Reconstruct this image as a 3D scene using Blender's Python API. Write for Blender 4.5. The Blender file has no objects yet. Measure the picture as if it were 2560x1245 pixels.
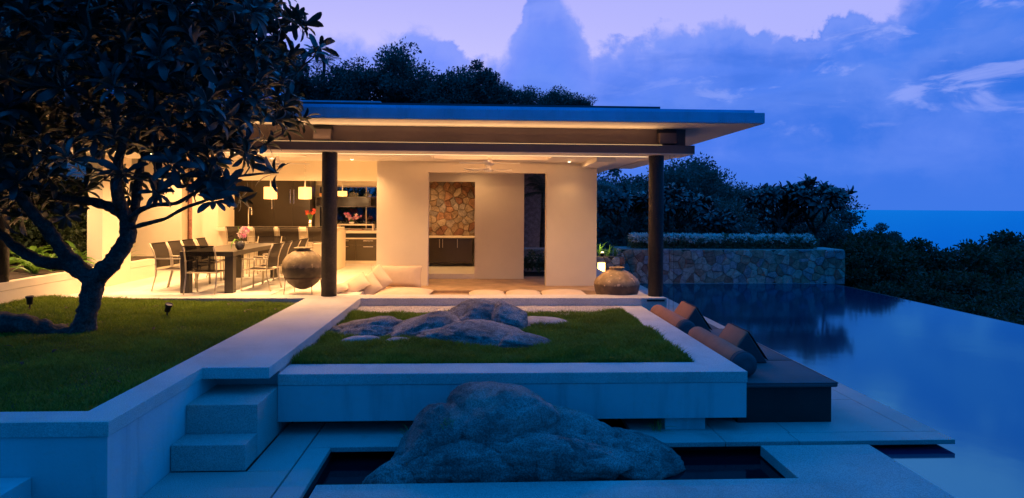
import bpy, bmesh, math, random
import numpy as np
from mathutils import Vector, Matrix, noise as mnoise

R = math.radians
random.seed(7)
rng = np.random.default_rng(7)
SC = bpy.context.scene
COL = SC.collection

# ------------------------------------------------------------------ camera
HC = 1.656
cam = bpy.data.cameras.new('camera')
cam.sensor_width = 36.0
cam.lens = 1600.0 / 2560.0 * 36.0
cam.shift_y = -105.0 / 2560.0
cam.clip_start = 0.1
cam.clip_end = 200000
camo = bpy.data.objects.new('camera', cam)
COL.objects.link(camo)
YAW = math.atan(77.0 / 1600.0)
camo.matrix_world = (Matrix.Translation((0, 0, HC)) @ Matrix.Rotation(-YAW, 4, 'Z')
                     @ Matrix.Rotation(R(90), 4, 'X') @ Matrix.Rotation(0.0065, 4, 'Z'))
SC.camera = camo

# ------------------------------------------------------------------ sky
SC.view_settings.view_transform = 'Standard'
SC.view_settings.look = 'None'
SC.view_settings.exposure = 0.0
SC.view_settings.gamma = 1.0
SC.view_settings.use_curve_mapping = False
SC.cycles.use_denoising = True
SC.cycles.max_bounces = 7
SC.cycles.diffuse_bounces = 4
SC.cycles.glossy_bounces = 4
SC.cycles.transmission_bounces = 4
SC.cycles.transparent_max_bounces = 8
SC.cycles.sample_clamp_indirect = 6.0
SC.cycles.caustics_reflective = False
SC.cycles.caustics_refractive = False

SUN_EL, SUN_AZ = R(4.0), R(-12.0)     # afterglow low behind the hill, ahead of the camera


class NT:
    """tiny helper to write shader maths"""
    def __init__(self, tree):
        self.t = tree

    def n(self, kind, **kw):
        nd = self.t.nodes.new(kind)
        for k, v in kw.items():
            setattr(nd, k, v)
        return nd

    def link(self, a, b):
        self.t.links.new(a, b)

    def put(self, sock, v):
        if hasattr(v, 'is_output'):
            self.link(v, sock)
        else:
            sock.default_value = v

    def math(self, op, a, b=None, c=None, clamp=False):
        nd = self.n('ShaderNodeMath', operation=op, use_clamp=clamp)
        self.put(nd.inputs[0], a)
        if b is not None:
            self.put(nd.inputs[1], b)
        if c is not None:
            self.put(nd.inputs[2], c)
        return nd.outputs[0]

    def maprange(self, v, a, b, c=0.0, d=1.0, smooth=True):
        nd = self.n('ShaderNodeMapRange')
        nd.interpolation_type = 'SMOOTHSTEP' if smooth else 'LINEAR'
        self.put(nd.inputs['Value'], v)
        for k, x in zip(('From Min', 'From Max', 'To Min', 'To Max'), (a, b, c, d)):
            self.put(nd.inputs[k], x)
        return nd.outputs[0]

    def mix(self, f, a, b, blend='MIX'):
        nd = self.n('ShaderNodeMix', data_type='RGBA', blend_type=blend)
        self.put(nd.inputs[0], f)
        for s, v in ((nd.inputs[6], a), (nd.inputs[7], b)):
            if hasattr(v, 'is_output'):
                self.link(v, s)
            else:
                s.default_value = (*v, 1.0) if len(v) == 3 else v
        return nd.outputs[2]

    def noise(self, vec, scale, detail=4.0, rough=0.55, dist=0.0):
        nd = self.n('ShaderNodeTexNoise')
        if vec is not None:
            self.link(vec, nd.inputs['Vector'])
        nd.inputs['Scale'].default_value = scale
        nd.inputs['Detail'].default_value = detail
        nd.inputs['Roughness'].default_value = rough
        nd.inputs['Distortion'].default_value = dist
        return nd.outputs[0]


world = bpy.data.worlds.new('World')
SC.world = world
world.use_nodes = True
wt = world.node_tree
for nd in list(wt.nodes):
    wt.nodes.remove(nd)
W = NT(wt)
out = W.n('ShaderNodeOutputWorld')
bg = W.n('ShaderNodeBackground')
W.link(bg.outputs[0], out.inputs[0])
tc = W.n('ShaderNodeTexCoord')
vec = tc.outputs['Generated']
sep = W.n('ShaderNodeSeparateXYZ')
W.link(vec, sep.inputs[0])
az = W.math('ARCTAN2', sep.outputs[0], sep.outputs[1])           # 0 straight ahead, + right
el = W.math('ARCSINE', sep.outputs[2])
# cloud-bank top: elevation (deg) against azimuth (deg); beyond the photograph it rolls on all round
prof = [(-180, 13), (-165, 16), (-150, 12), (-135, 17), (-120, 13), (-105, 16), (-90, 12), (-75, 15), (-60, 12), (-48, 14),
        (-36, 12.5), (-28, 13.5), (-20, 14.2), (-16, 14.8), (-12.2, 14.7), (-10.5, 13.4), (-9.2, 14.4), (-7.4, 15.4),
        (-3.6, 15.3), (-2.5, 14.0), (-1.8, 13.0), (-0.6, 12.9), (0.25, 12.9), (1.2, 13.2), (2.4, 14.3), (3.0, 16.2), (3.6, 18.2), (5.4, 19.4), (7.4, 18.4), (8.3, 16.8),
        (8.75, 15.0), (9.05, 13.3), (9.8, 13.5), (12.3, 14.6), (15.4, 15.7), (18.5, 15.4), (21.4, 15.1), (25.5, 14.3), (27.7, 14.2),
        (28.6, 15.2), (31.0, 15.4), (33.5, 14.5), (35.0, 16.5), (38, 18.5), (42, 19), (50, 16), (62, 13), (75, 16), (90, 13),
        (105, 16), (120, 12), (135, 16), (150, 13), (165, 15), (180, 13)]
fc = W.n('ShaderNodeFloatCurve')
cv = fc.mapping.curves[0]
pts = [((a + 180) / 360.0, e / 25.0) for a, e in prof]
while len(cv.points) < len(pts):
    cv.points.new(0.5, 0.5)
for p, (a, e) in zip(cv.points, pts):
    p.location = (a, e)
    p.handle_type = 'VECTOR'
fc.mapping.update()
W.link(W.math('ADD', W.math('DIVIDE', az, 2 * math.pi), 0.5), fc.inputs['Value'])
edge = W.math('MULTIPLY', fc.outputs[0], R(25.0))
n1 = W.noise(vec, 12.5, 9.0, 0.60, 0.25)
vor = W.n('ShaderNodeTexVoronoi', feature='SMOOTH_F1')
W.link(vec, vor.inputs['Vector'])
vor.inputs['Scale'].default_value = 30.0
vor.inputs['Smoothness'].default_value = 0.35
puff = W.math('SUBTRACT', 0.42, vor.outputs['Distance'])
dist = W.math('SUBTRACT', edge, el)
dist = W.math('MULTIPLY_ADD', W.math('SUBTRACT', n1, 0.5), 0.105, dist)
n2 = W.noise(vec, 46.0, 6.0, 0.6, 0.6)
dist = W.math('MULTIPLY_ADD', W.math('SUBTRACT', n2, 0.5), 0.040, dist)
dist = W.math('MULTIPLY_ADD', puff, 0.016, dist)
soft = W.math('MULTIPLY_ADD', W.maprange(W.noise(vec, 5.0, 2.0, 0.5), 0.42, 0.66), 0.030, 0.0075)
cloud = W.maprange(dist, W.math('MULTIPLY', soft, -0.5), soft)                      # 1 inside the bank
depth = W.maprange(dist, 0.0, 0.20, smooth=False)             # how far below the cloud top
side = W.maprange(az, R(-16), R(44))                          # lavender ahead, bluer to the right
# clear sky above and behind the clouds
clear = W.mix(W.maprange(el, R(9), R(20)), (0.66, 0.62, 1.0), (0.46, 0.46, 1.0))
clear = W.mix(side, clear, (0.42, 0.45, 1.0))
# cloud colour
ctop = W.mix(side, (0.24, 0.32, 1.0), (0.060, 0.21, 0.86))
cmid = W.mix(side, (0.105, 0.255, 1.0), (0.025, 0.175, 0.80))
ccol = W.mix(depth, ctop, cmid)
n3b = W.noise(vec, 6.0, 7.0, 0.55, 0.5)
off2 = W.n('ShaderNodeMapping')
W.link(vec, off2.inputs['Vector'])
off2.inputs['Location'].default_value = (3.1, 1.7, 0.4)
off2.inputs['Scale'].default_value = (1.0, 1.0, 1.6)
m2 = W.noise(off2.outputs[0], 7.0, 8.0, 0.6, 0.4)
d2 = W.math('MULTIPLY_ADD', W.math('SUBTRACT', m2, 0.5), 0.20, W.math('SUBTRACT', W.math('MULTIPLY', edge, 0.70), el))
bank2 = W.maprange(d2, -0.012, 0.035)
rim2 = W.math('MULTIPLY', bank2, W.maprange(d2, 0.075, 0.0))
ccol = W.mix(W.math('MULTIPLY', bank2, 0.45), ccol, W.mix(side, (0.085, 0.205, 0.90), (0.026, 0.150, 0.72)))
ccol = W.mix(W.math('MULTIPLY', rim2, 0.34), ccol, (0.24, 0.38, 1.0))
d3 = W.math('MULTIPLY_ADD', W.math('SUBTRACT', n3b, 0.5), 0.16, W.math('SUBTRACT', W.math('MULTIPLY', edge, 0.40), el))
bank3 = W.maprange(d3, -0.02, 0.05)
ccol = W.mix(W.math('MULTIPLY', bank3, 0.5), ccol, W.mix(side, (0.17, 0.27, 1.0), (0.060, 0.20, 0.86)))
rim1 = W.math('MULTIPLY', W.maprange(dist, 0.0, 0.012), W.maprange(dist, 0.055, 0.012))
ccol = W.mix(W.math('MULTIPLY', rim1, 0.28), ccol, (0.36, 0.43, 1.0))
mapn = W.n('ShaderNodeMapping')
W.link(vec, mapn.inputs['Vector'])
mapn.inputs['Rotation'].default_value = (R(8), R(20), 0)
mapn.inputs['Scale'].default_value = (2.2, 2.2, 8.5)
wisp = W.noise(mapn.outputs[0], 1.9, 6.0, 0.55, 0.5)
ccol = W.mix(W.math('MULTIPLY', W.maprange(wisp, 0.48, 0.74), 0.26), ccol, (0.20, 0.35, 0.98))
ccol = W.mix(W.math('MULTIPLY', W.maprange(wisp, 0.47, 0.30), 0.40), ccol, (0.030, 0.150, 0.72))
n3 = W.noise(vec, 9.0, 6.0, 0.6, 0.3)
ccol = W.mix(W.math('MULTIPLY', W.maprange(n3, 0.42, 0.68), 0.22), ccol, (0.24, 0.36, 1.0))
# small bright gaps in the bank low on the right
gap = W.math('MULTIPLY', W.maprange(W.noise(mapn.outputs[0], 3.6, 7.0, 0.6, 0.8), 0.54, 0.68), W.maprange(el, R(4), R(9)))
ccol = W.mix(W.math('MULTIPLY', W.math('MULTIPLY', gap, W.maprange(side, 0.25, 0.9)), 0.55), ccol, (0.36, 0.44, 1.0))
low = W.mix(cloud, clear, ccol)
low = W.mix(W.maprange(el, R(5.5), R(0.0)), low, (0.050, 0.190, 0.80))
# away from the afterglow the low sky is darker
front = W.maprange(W.math('ABSOLUTE', W.math('SUBTRACT', az, R(5))), R(42), R(66))
low = W.mix(front, low, W.mix(W.maprange(W.math('ABSOLUTE', az), R(100), R(150)), (0.0, 0.27, 1.0), (0.0, 0.05, 0.19)))
zen = (0.005, 0.31, 1.16)
sky = W.mix(W.maprange(el, R(17.5), R(29)), low, W.mix(W.maprange(sep.outputs[1], 0.15, -0.75), zen, (0.0, 0.18, 0.70)))
sky = W.mix(W.maprange(el, R(-1), R(-8)), sky, (0.004, 0.03, 0.10))
nish = W.n('ShaderNodeTexSky', sky_type='NISHITA')
nish.sun_disc = False
nish.sun_elevation = SUN_EL
nish.sun_rotation = SUN_AZ
nish.ozone_density = 6.0
tint = W.mix(1.0, nish.outputs[0], (0.010, 0.010, 0.012), 'MULTIPLY')
sky = W.mix(0.01, sky, tint, 'ADD')
W.link(sky, bg.inputs['Color'])
bg.inputs['Strength'].default_value = 1.0

# the last glow of the sun, very weak and very soft
sun = bpy.data.lights.new('sun', 'SUN')
sun.energy = 0.01
sun.angle = R(60)
sun.color = (1.0, 0.93, 0.9)
suno = bpy.data.objects.new('sun', sun)
suno.rotation_euler = (R(90) - R(25), 0, R(180) + SUN_AZ)
COL.objects.link(suno)


# ------------------------------------------------------------------ materials
def new_mat(name):
    m = bpy.data.materials.new(name)
    m.use_nodes = True
    t = NT(m.node_tree)
    b = m.node_tree.nodes['Principled BSDF']
    return m, t, b


def mat(name, col, rough=0.7, var=0.12, scale=3.0, bump=0.0, bscale=60.0, spec=0.4, metal=0.0, speck=0.0, sscale=180.0,
        stain=0.0, sstretch=(1, 1, 1), emis=None, estr=0.0, coords='Object', hue=None):
    m, t, b = new_mat(name)
    tcn = t.n('ShaderNodeTexCoord')
    mp = t.n('ShaderNodeMapping')
    t.link(tcn.outputs[coords], mp.inputs[0])
    v = mp.outputs[0]
    c = t.mix(t.maprange(t.noise(v, scale, 5.0, 0.6), 0.3, 0.7),
              tuple(x * (1 - var) for x in col), tuple(min(1, x * (1 + var)) for x in (hue or col)))
    if speck:
        s = t.maprange(t.noise(v, sscale, 2.0, 0.6), 0.38, 0.66)
        c = t.mix(s, t.mix(1.0, c, (1 - speck,) * 3, 'MULTIPLY'), c)
    if stain:
        mp2 = t.n('ShaderNodeMapping')
        t.link(tcn.outputs[coords], mp2.inputs[0])
        mp2.inputs['Scale'].default_value = sstretch
        s = t.maprange(t.noise(mp2.outputs[0], 1.6, 6.0, 0.65, 0.3), 0.48, 0.72)
        c = t.mix(t.math('MULTIPLY', s, stain), c, tuple(x * 0.42 for x in col))
    t.link(c, b.inputs['Base Color'])
    b.inputs['Roughness'].default_value = rough
    b.inputs['Metallic'].default_value = metal
    b.inputs['Specular IOR Level'].default_value = spec
    if bump:
        bp = t.n('ShaderNodeBump')
        bp.inputs['Strength'].default_value = bump
        bp.inputs['Distance'].default_value = 0.02
        t.link(t.noise(v, bscale, 4.0, 0.6), bp.inputs['Height'])
        t.link(bp.outputs[0], b.inputs['Normal'])
    if emis:
        b.inputs['Emission Color'].default_value = (*emis, 1)
        b.inputs['Emission Strength'].default_value = estr
    return m


def leaf_mat(name, col, col2, rough=0.4, trans=0.25, spec=0.5):
    m, t, b = new_mat(name)
    tcn = t.n('ShaderNodeTexCoord')
    oi = t.n('ShaderNodeObjectInfo')
    geo = t.n('ShaderNodeNewGeometry')
    f = t.math('FRACT', t.math('ADD', geo.outputs['Random Per Island'], oi.outputs['Random']))
    c = t.mix(f, col, col2)
    t.link(c, b.inputs['Base Color'])
    b.inputs['Roughness'].default_value = rough
    b.inputs['Specular IOR Level'].default_value = spec
    tr = t.n('ShaderNodeBsdfTranslucent')
    t.link(t.mix(0.3, c, (0.16, 0.22, 0.02)), tr.inputs[0])
    mx = t.n('ShaderNodeMixShader')
    mx.inputs[0].default_value = trans
    t.link(b.outputs[0], mx.inputs[1])
    t.link(tr.outputs[0], mx.inputs[2])
    t.link(mx.outputs[0], m.node_tree.nodes['Material Output'].inputs[0])
    return m


M = {}
M['pebblewash'] = mat('pebblewash', (0.55, 0.53, 0.49), 0.75, 0.10, 0.9, 0.3, 160, 0.35, speck=0.42, sscale=120, stain=0.34)
M['coping'] = mat('coping', (0.68, 0.64, 0.60), 0.72, 0.08, 1.1, 0.25, 160, 0.35, speck=0.36, sscale=120, stain=0.34)
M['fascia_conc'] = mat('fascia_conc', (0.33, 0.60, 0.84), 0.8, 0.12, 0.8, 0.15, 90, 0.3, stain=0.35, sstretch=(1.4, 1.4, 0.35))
M['render'] = mat('render', (0.56, 0.56, 0.56), 0.85, 0.07, 0.7, 0.18, 45, 0.25, stain=0.48, sstretch=(2.0, 2.0, 0.22))
M['plaster'] = mat('plaster', (0.74, 0.66, 0.52), 0.85, 0.03, 1.2, 0.10, 220, 0.2, sstretch=(1, 1, 1))
M['ceiling'] = mat('ceiling', (0.86, 0.80, 0.70), 0.9, 0.03, 1.0)
M['soffit'] = mat('soffit', (0.72, 0.66, 0.58), 0.9, 0.05, 0.8, stain=0.1)
M['beam'] = mat('beam', (0.17, 0.125, 0.115), 0.6, 0.08, 2.0)
M['floor'] = mat('floor', (0.78, 0.72, 0.62), 0.32, 0.06, 1.3, 0.03, 40, 0.5)
M['rug'] = mat('rug', (0.78, 0.74, 0.66), 0.95, 0.06, 6.0, 0.3, 300)
M['timber'] = mat('timber', (0.42, 0.27, 0.14), 0.5, 0.2, 3.0, 0.05, 40)
M['column'] = mat('column', (0.042, 0.030, 0.024), 0.55, 0.35, 5.0, 0.5, 26, 0.5, speck=0.5, sscale=60)
M['soil'] = mat('soil', (0.055, 0.04, 0.026), 0.95, 0.3, 12, 0.6, 30)
M['turf'] = mat('turf', (0.045, 0.055, 0.018), 0.95, 0.3, 8, 0.5, 60)
M['dark'] = mat('dark', (0.03, 0.03, 0.035), 0.8, 0.1)
M['daybase'] = mat('daybase', (0.030, 0.020, 0.018), 0.6, 0.2, 3)
M['padblue'] = mat('padblue', (0.105, 0.10, 0.105), 0.9, 0.08, 4, 0.2, 420)
M['navy'] = mat('navy', (0.075, 0.070, 0.080), 0.9, 0.08, 4, 0.2, 420)
M['brown'] = mat('brown', (0.30, 0.135, 0.09), 0.9, 0.08, 5, 0.2, 420)
M['cream'] = mat('cream', (0.62, 0.49, 0.36), 0.95, 0.05, 5, 0.15, 380)
M['piping'] = mat('piping', (0.48, 0.37, 0.26), 0.9, 0.05, 5)
M['steel'] = mat('steel', (0.50, 0.44, 0.34), 0.42, 0.05, 4, metal=0.85)
M['chrome'] = mat('chrome', (0.75, 0.72, 0.68), 0.2, 0.03, 4, metal=1.0)
M['tablegrey'] = mat('tablegrey', (0.065, 0.055, 0.042), 0.35, 0.1, 3)
M['cabinet'] = mat('cabinet', (0.078, 0.060, 0.036), 0.28, 0.06, 2, spec=0.5)
M['cabdark'] = mat('cabdark', (0.045, 0.032, 0.022), 0.22, 0.06, 2, spec=0.5)
M['counter'] = mat('counter', (0.74, 0.64, 0.50), 0.4, 0.04, 3)
M['mortar'] = mat('mortar', (0.10, 0.075, 0.055), 0.95, 0.2, 8, 0.4, 60)
M['white'] = mat('white', (0.8, 0.78, 0.74), 0.4, 0.03)
M['black'] = mat('black', (0.015, 0.015, 0.017), 0.45, 0.1)
M['iron'] = mat('iron', (0.10, 0.045, 0.03), 0.6, 0.2, 20)
M['gravel'] = mat('gravel', (0.62, 0.55, 0.47), 0.85, 0.2, 30)
M['bark'] = mat('bark', (0.105, 0.088, 0.075), 0.9, 0.4, 7, 0.9, 22, 0.25, speck=0.4, sscale=30)
M['twig'] = mat('twig', (0.095, 0.08, 0.06), 0.85, 0.3, 9, 0.4, 40)
def rock_mat():
    m, t, b = new_mat('boulder')
    tcn = t.n('ShaderNodeTexCoord')
    v = tcn.outputs['Object']
    big = t.noise(v, 1.7, 6.0, 0.62, 0.4)
    c = t.mix(t.maprange(big, 0.36, 0.64), (0.25, 0.21, 0.195), (0.50, 0.43, 0.40))
    mp = t.n('ShaderNodeMapping')
    t.link(v, mp.inputs[0])
    mp.inputs['Scale'].default_value = (3.0, 3.0, 0.6)
    c = t.mix(t.math('MULTIPLY', t.maprange(t.noise(mp.outputs[0], 2.2, 5.0, 0.6), 0.52, 0.68), 0.65), c, (0.10, 0.088, 0.085))
    c = t.mix(t.math('MULTIPLY', t.maprange(t.noise(v, 6.5, 4.0, 0.55), 0.58, 0.66), 0.5), c, (0.50, 0.47, 0.42))
    gr = t.noise(v, 70.0, 3.0, 0.7)
    c = t.mix(t.maprange(gr, 0.40, 0.62), t.mix(1.0, c, (0.42, 0.42, 0.42), 'MULTIPLY'), c)
    t.link(c, b.inputs['Base Color'])
    b.inputs['Roughness'].default_value = 0.8
    b.inputs['Specular IOR Level'].default_value = 0.35
    h = t.math('MULTIPLY_ADD', t.noise(v, 7.0, 8.0, 0.68), 3.0, t.math('MULTIPLY', gr, 0.5))
    bp = t.n('ShaderNodeBump')
    bp.inputs['Strength'].default_value = 0.9
    bp.inputs['Distance'].default_value = 0.03
    t.link(h, bp.inputs['Height'])
    t.link(bp.outputs[0], b.inputs['Normal'])
    return m


M['boulder'] = rock_mat()
M['palestone'] = mat('palestone', (0.42, 0.38, 0.36), 0.85, 0.2, 6, 0.6, 50, speck=0.3, sscale=80)
M['roofdark'] = mat('roofdark', (0.07, 0.075, 0.085), 0.8, 0.2, 2)
M['frangleaf'] = leaf_mat('frangleaf', (0.012, 0.032, 0.030), (0.030, 0.060, 0.052), 0.36, 0.03, 0.6)
M['lily'] = leaf_mat('lily', (0.09, 0.22, 0.03), (0.16, 0.32, 0.05), 0.4, 0.3)
M['orchidleaf'] = leaf_mat('orchidleaf', (0.10, 0.26, 0.03), (0.16, 0.34, 0.05), 0.4, 0.25)
M['grass'] = leaf_mat('grass', (0.13, 0.22, 0.014), (0.24, 0.33, 0.03), 0.6, 0.3, 0.25)
gt = NT(M['grass'].node_tree)
gb = M['grass'].node_tree.nodes['Principled BSDF']
gsrc = gb.inputs['Base Color'].links[0].from_socket
gtc = gt.n('ShaderNodeTexCoord')
gp1 = gt.maprange(gt.noise(gtc.outputs['Object'], 1.3, 5.0, 0.65), 0.38, 0.66)
gcol = gt.mix(gp1, gt.mix(1.0, gsrc, (0.55, 0.60, 0.7), 'MULTIPLY'), gsrc)
gcol = gt.mix(gt.math('MULTIPLY', gt.maprange(gt.noise(gtc.outputs['Object'], 3.7, 4.0, 0.6), 0.56, 0.70), 0.5), gcol, (0.20, 0.175, 0.05))
gt.link(gcol, gb.inputs['Base Color'])
M['treeleaf'] = leaf_mat('treeleaf', (0.07, 0.11, 0.10), (0.12, 0.17, 0.15), 0.6, 0.2, 0.25)
M['shrubleaf'] = leaf_mat('shrubleaf', (0.08, 0.13, 0.075), (0.13, 0.19, 0.10), 0.55, 0.2, 0.3)
M['slopeleaf'] = leaf_mat('slopeleaf', (0.022, 0.042, 0.026), (0.05, 0.08, 0.042), 0.6, 0.2, 0.25)
M['petal'] = leaf_mat('petal', (0.70, 0.70, 0.68), (0.80, 0.80, 0.76), 0.6, 0.3, 0.2)
M['pink'] = leaf_mat('pink', (0.75, 0.30, 0.45), (0.55, 0.05, 0.25), 0.6, 0.3, 0.2)
M['palepink'] = leaf_mat('palepink', (0.80, 0.60, 0.62), (0.80, 0.45, 0.55), 0.6, 0.3, 0.2)
M['red'] = leaf_mat('red', (0.42, 0.04, 0.03), (0.30, 0.015, 0.015), 0.6, 0.3, 0.2)
STONES = []
NICHE = []
for i, c in enumerate([(0.30, 0.24, 0.18), (0.36, 0.30, 0.23), (0.26, 0.19, 0.13), (0.33, 0.20, 0.13), (0.22, 0.20, 0.19),
                       (0.40, 0.33, 0.26), (0.29, 0.26, 0.24), (0.24, 0.13, 0.09)]):
    NICHE.append(mat('nichestone', tuple(q * f_ for q, f_ in zip(c, (1.1, 1.0, .92))), 0.88, 0.30, 9, 0.9, 26, 0.25, speck=0.35, sscale=50))
    c = tuple(min(.75, q * f_) for q, f_ in zip(c, (2.1, 1.9, 2.0)))
    STONES.append(mat('fieldstone', c, 0.88, 0.28, 9, 0.8, 26, 0.25, speck=0.35, sscale=50))


def jar_mat(name, top, bottom, zsplit):
    m, t, b = new_mat(name)
    tcn = t.n('ShaderNodeTexCoord')
    s = t.n('ShaderNodeSeparateXYZ')
    t.link(tcn.outputs['Object'], s.inputs[0])
    n = t.noise(tcn.outputs['Object'], 6.0, 6.0, 0.65)
    mp = t.n('ShaderNodeMapping')
    t.link(tcn.outputs['Object'], mp.inputs[0])
    mp.inputs['Scale'].default_value = (9, 9, 1.2)
    drip = t.noise(mp.outputs[0], 1.5, 4, 0.6)
    zz = t.math('ADD', s.outputs[2], t.math('MULTIPLY', t.math('SUBTRACT', drip, 0.5), 0.10))
    f = t.maprange(zz, zsplit - 0.018, zsplit + 0.018)
    c = t.mix(f, bottom, top)
    c = t.mix(t.maprange(n, 0.42, 0.66), t.mix(1.0, c, (0.6, 0.58, 0.55), 'MULTIPLY'), c)
    c = t.mix(t.math('MULTIPLY', t.maprange(t.noise(tcn.outputs['Object'], 9.0, 3.0, 0.5), 0.60, 0.68), f), c, tuple(min(1, x * 1.7) for x in top))
    t.link(c, b.inputs['Base Color'])
    b.inputs['Roughness'].default_value = 0.6
    bp = t.n('ShaderNodeBump')
    bp.inputs['Strength'].default_value = 0.35
    bp.inputs['Distance'].default_value = 0.02
    t.link(n, bp.inputs['Height'])
    t.link(bp.outputs[0], b.inputs['Normal'])
    return m


def emission_mat(name, col, strength):
    m, t, b = new_mat(name)
    b.inputs['Base Color'].default_value = (*col, 1)
    b.inputs['Emission Color'].default_value = (*col, 1)
    b.inputs['Emission Strength'].default_value = strength
    return m


def water_mat(name, col, rough, bump, bscale, ior=1.33, tint=(1, 1, 1)):
    m, t, b = new_mat(name)
    tcn = t.n('ShaderNodeTexCoord')
    df = t.n('ShaderNodeBsdfDiffuse')
    df.inputs[0].default_value = (*col, 1)
    gl = t.n('ShaderNodeBsdfGlossy')
    gl.inputs['Color'].default_value = (*tint, 1)
    gl.inputs['Roughness'].default_value = rough
    fr = t.n('ShaderNodeFresnel')
    fr.inputs[0].default_value = ior
    mx = t.n('ShaderNodeMixShader')
    t.link(fr.outputs[0], mx.inputs[0])
    t.link(df.outputs[0], mx.inputs[1])
    t.link(gl.outputs[0], mx.inputs[2])
    t.link(mx.outputs[0], m.node_tree.nodes['Material Output'].inputs[0])
    if bump:
        bp = t.n('ShaderNodeBump')
        bp.inputs['Strength'].default_value = bump
        bp.inputs['Distance'].default_value = 0.05
        t.link(t.noise(tcn.outputs['Object'], bscale, 3.0, 0.5), bp.inputs['Height'])
        t.link(bp.outputs[0], gl.inputs['Normal'])
        t.link(bp.outputs[0], fr.inputs['Normal'])
    return m


M['poolwater'] = water_mat('poolwater', (0.0, 0.022, 0.065), 0.085, 0.035, 1.3, 4.0, (0.20, 0.88, 1.0))
M['pondwater'] = water_mat('pondwater', (0.002, 0.006, 0.012), 0.08, 0.03, 5.0)
M['sea'] = water_mat('sea', (0.0, 0.22, 0.60), 0.25, 0.0, 0.05, 1.33, (0.03, 0.60, 0.76))


def mesh_mat():
    m, t, b = new_mat('slingmesh')
    b.inputs['Base Color'].default_value = (0.016, 0.010, 0.007, 1)
    b.inputs['Roughness'].default_value = 0.7
    b.inputs['Specular IOR Level'].default_value = 0.15
    tr = t.n('ShaderNodeBsdfTransparent')
    mx = t.n('ShaderNodeMixShader')
    mx.inputs[0].default_value = 0.07
    t.link(b.outputs[0], mx.inputs[1])
    t.link(tr.outputs[0], mx.inputs[2])
    t.link(mx.outputs[0], m.node_tree.nodes['Material Output'].inputs[0])
    return m


M['sling'] = mesh_mat()


def glass_mat():
    m, t, b = new_mat('windowglass')
    gl = t.n('ShaderNodeBsdfGlossy')
    gl.inputs['Roughness'].default_value = 0.02
    gl.inputs['Color'].default_value = (0.9, 0.9, 0.9, 1)
    tr = t.n('ShaderNodeBsdfTransparent')
    tr.inputs[0].default_value = (0.85, 0.88, 0.9, 1)
    fr = t.n('ShaderNodeFresnel')
    fr.inputs[0].default_value = 1.5
    mx = t.n('ShaderNodeMixShader')
    t.link(fr.outputs[0], mx.inputs[0])
    t.link(tr.outputs[0], mx.inputs[1])
    t.link(gl.outputs[0], mx.inputs[2])
    t.link(mx.outputs[0], m.node_tree.nodes['Material Output'].inputs[0])
    return m


M['glass'] = glass_mat()


# ------------------------------------------------------------------ objects
def tag(o, label=None, cat=None, group=None, kind=None):
    if label:
        o['label'] = label
    if cat:
        o['category'] = cat
    if group:
        o['group'] = group
    if kind:
        o['kind'] = kind
    return o


def thing(name, label, cat, loc=(0, 0, 0), rz=0.0, group=None):
    o = bpy.data.objects.new(name, None)
    o.empty_display_size = 0.1
    o.location = loc
    o.rotation_euler = (0, 0, rz)
    COL.objects.link(o)
    o['wl'] = [float(x) for x in loc]
    return tag(o, label, cat, group)


def wloc(parent):
    v = Vector((0, 0, 0))
    while parent is not None:
        v += Vector(parent.location)
        parent = parent.parent
    return v


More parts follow.
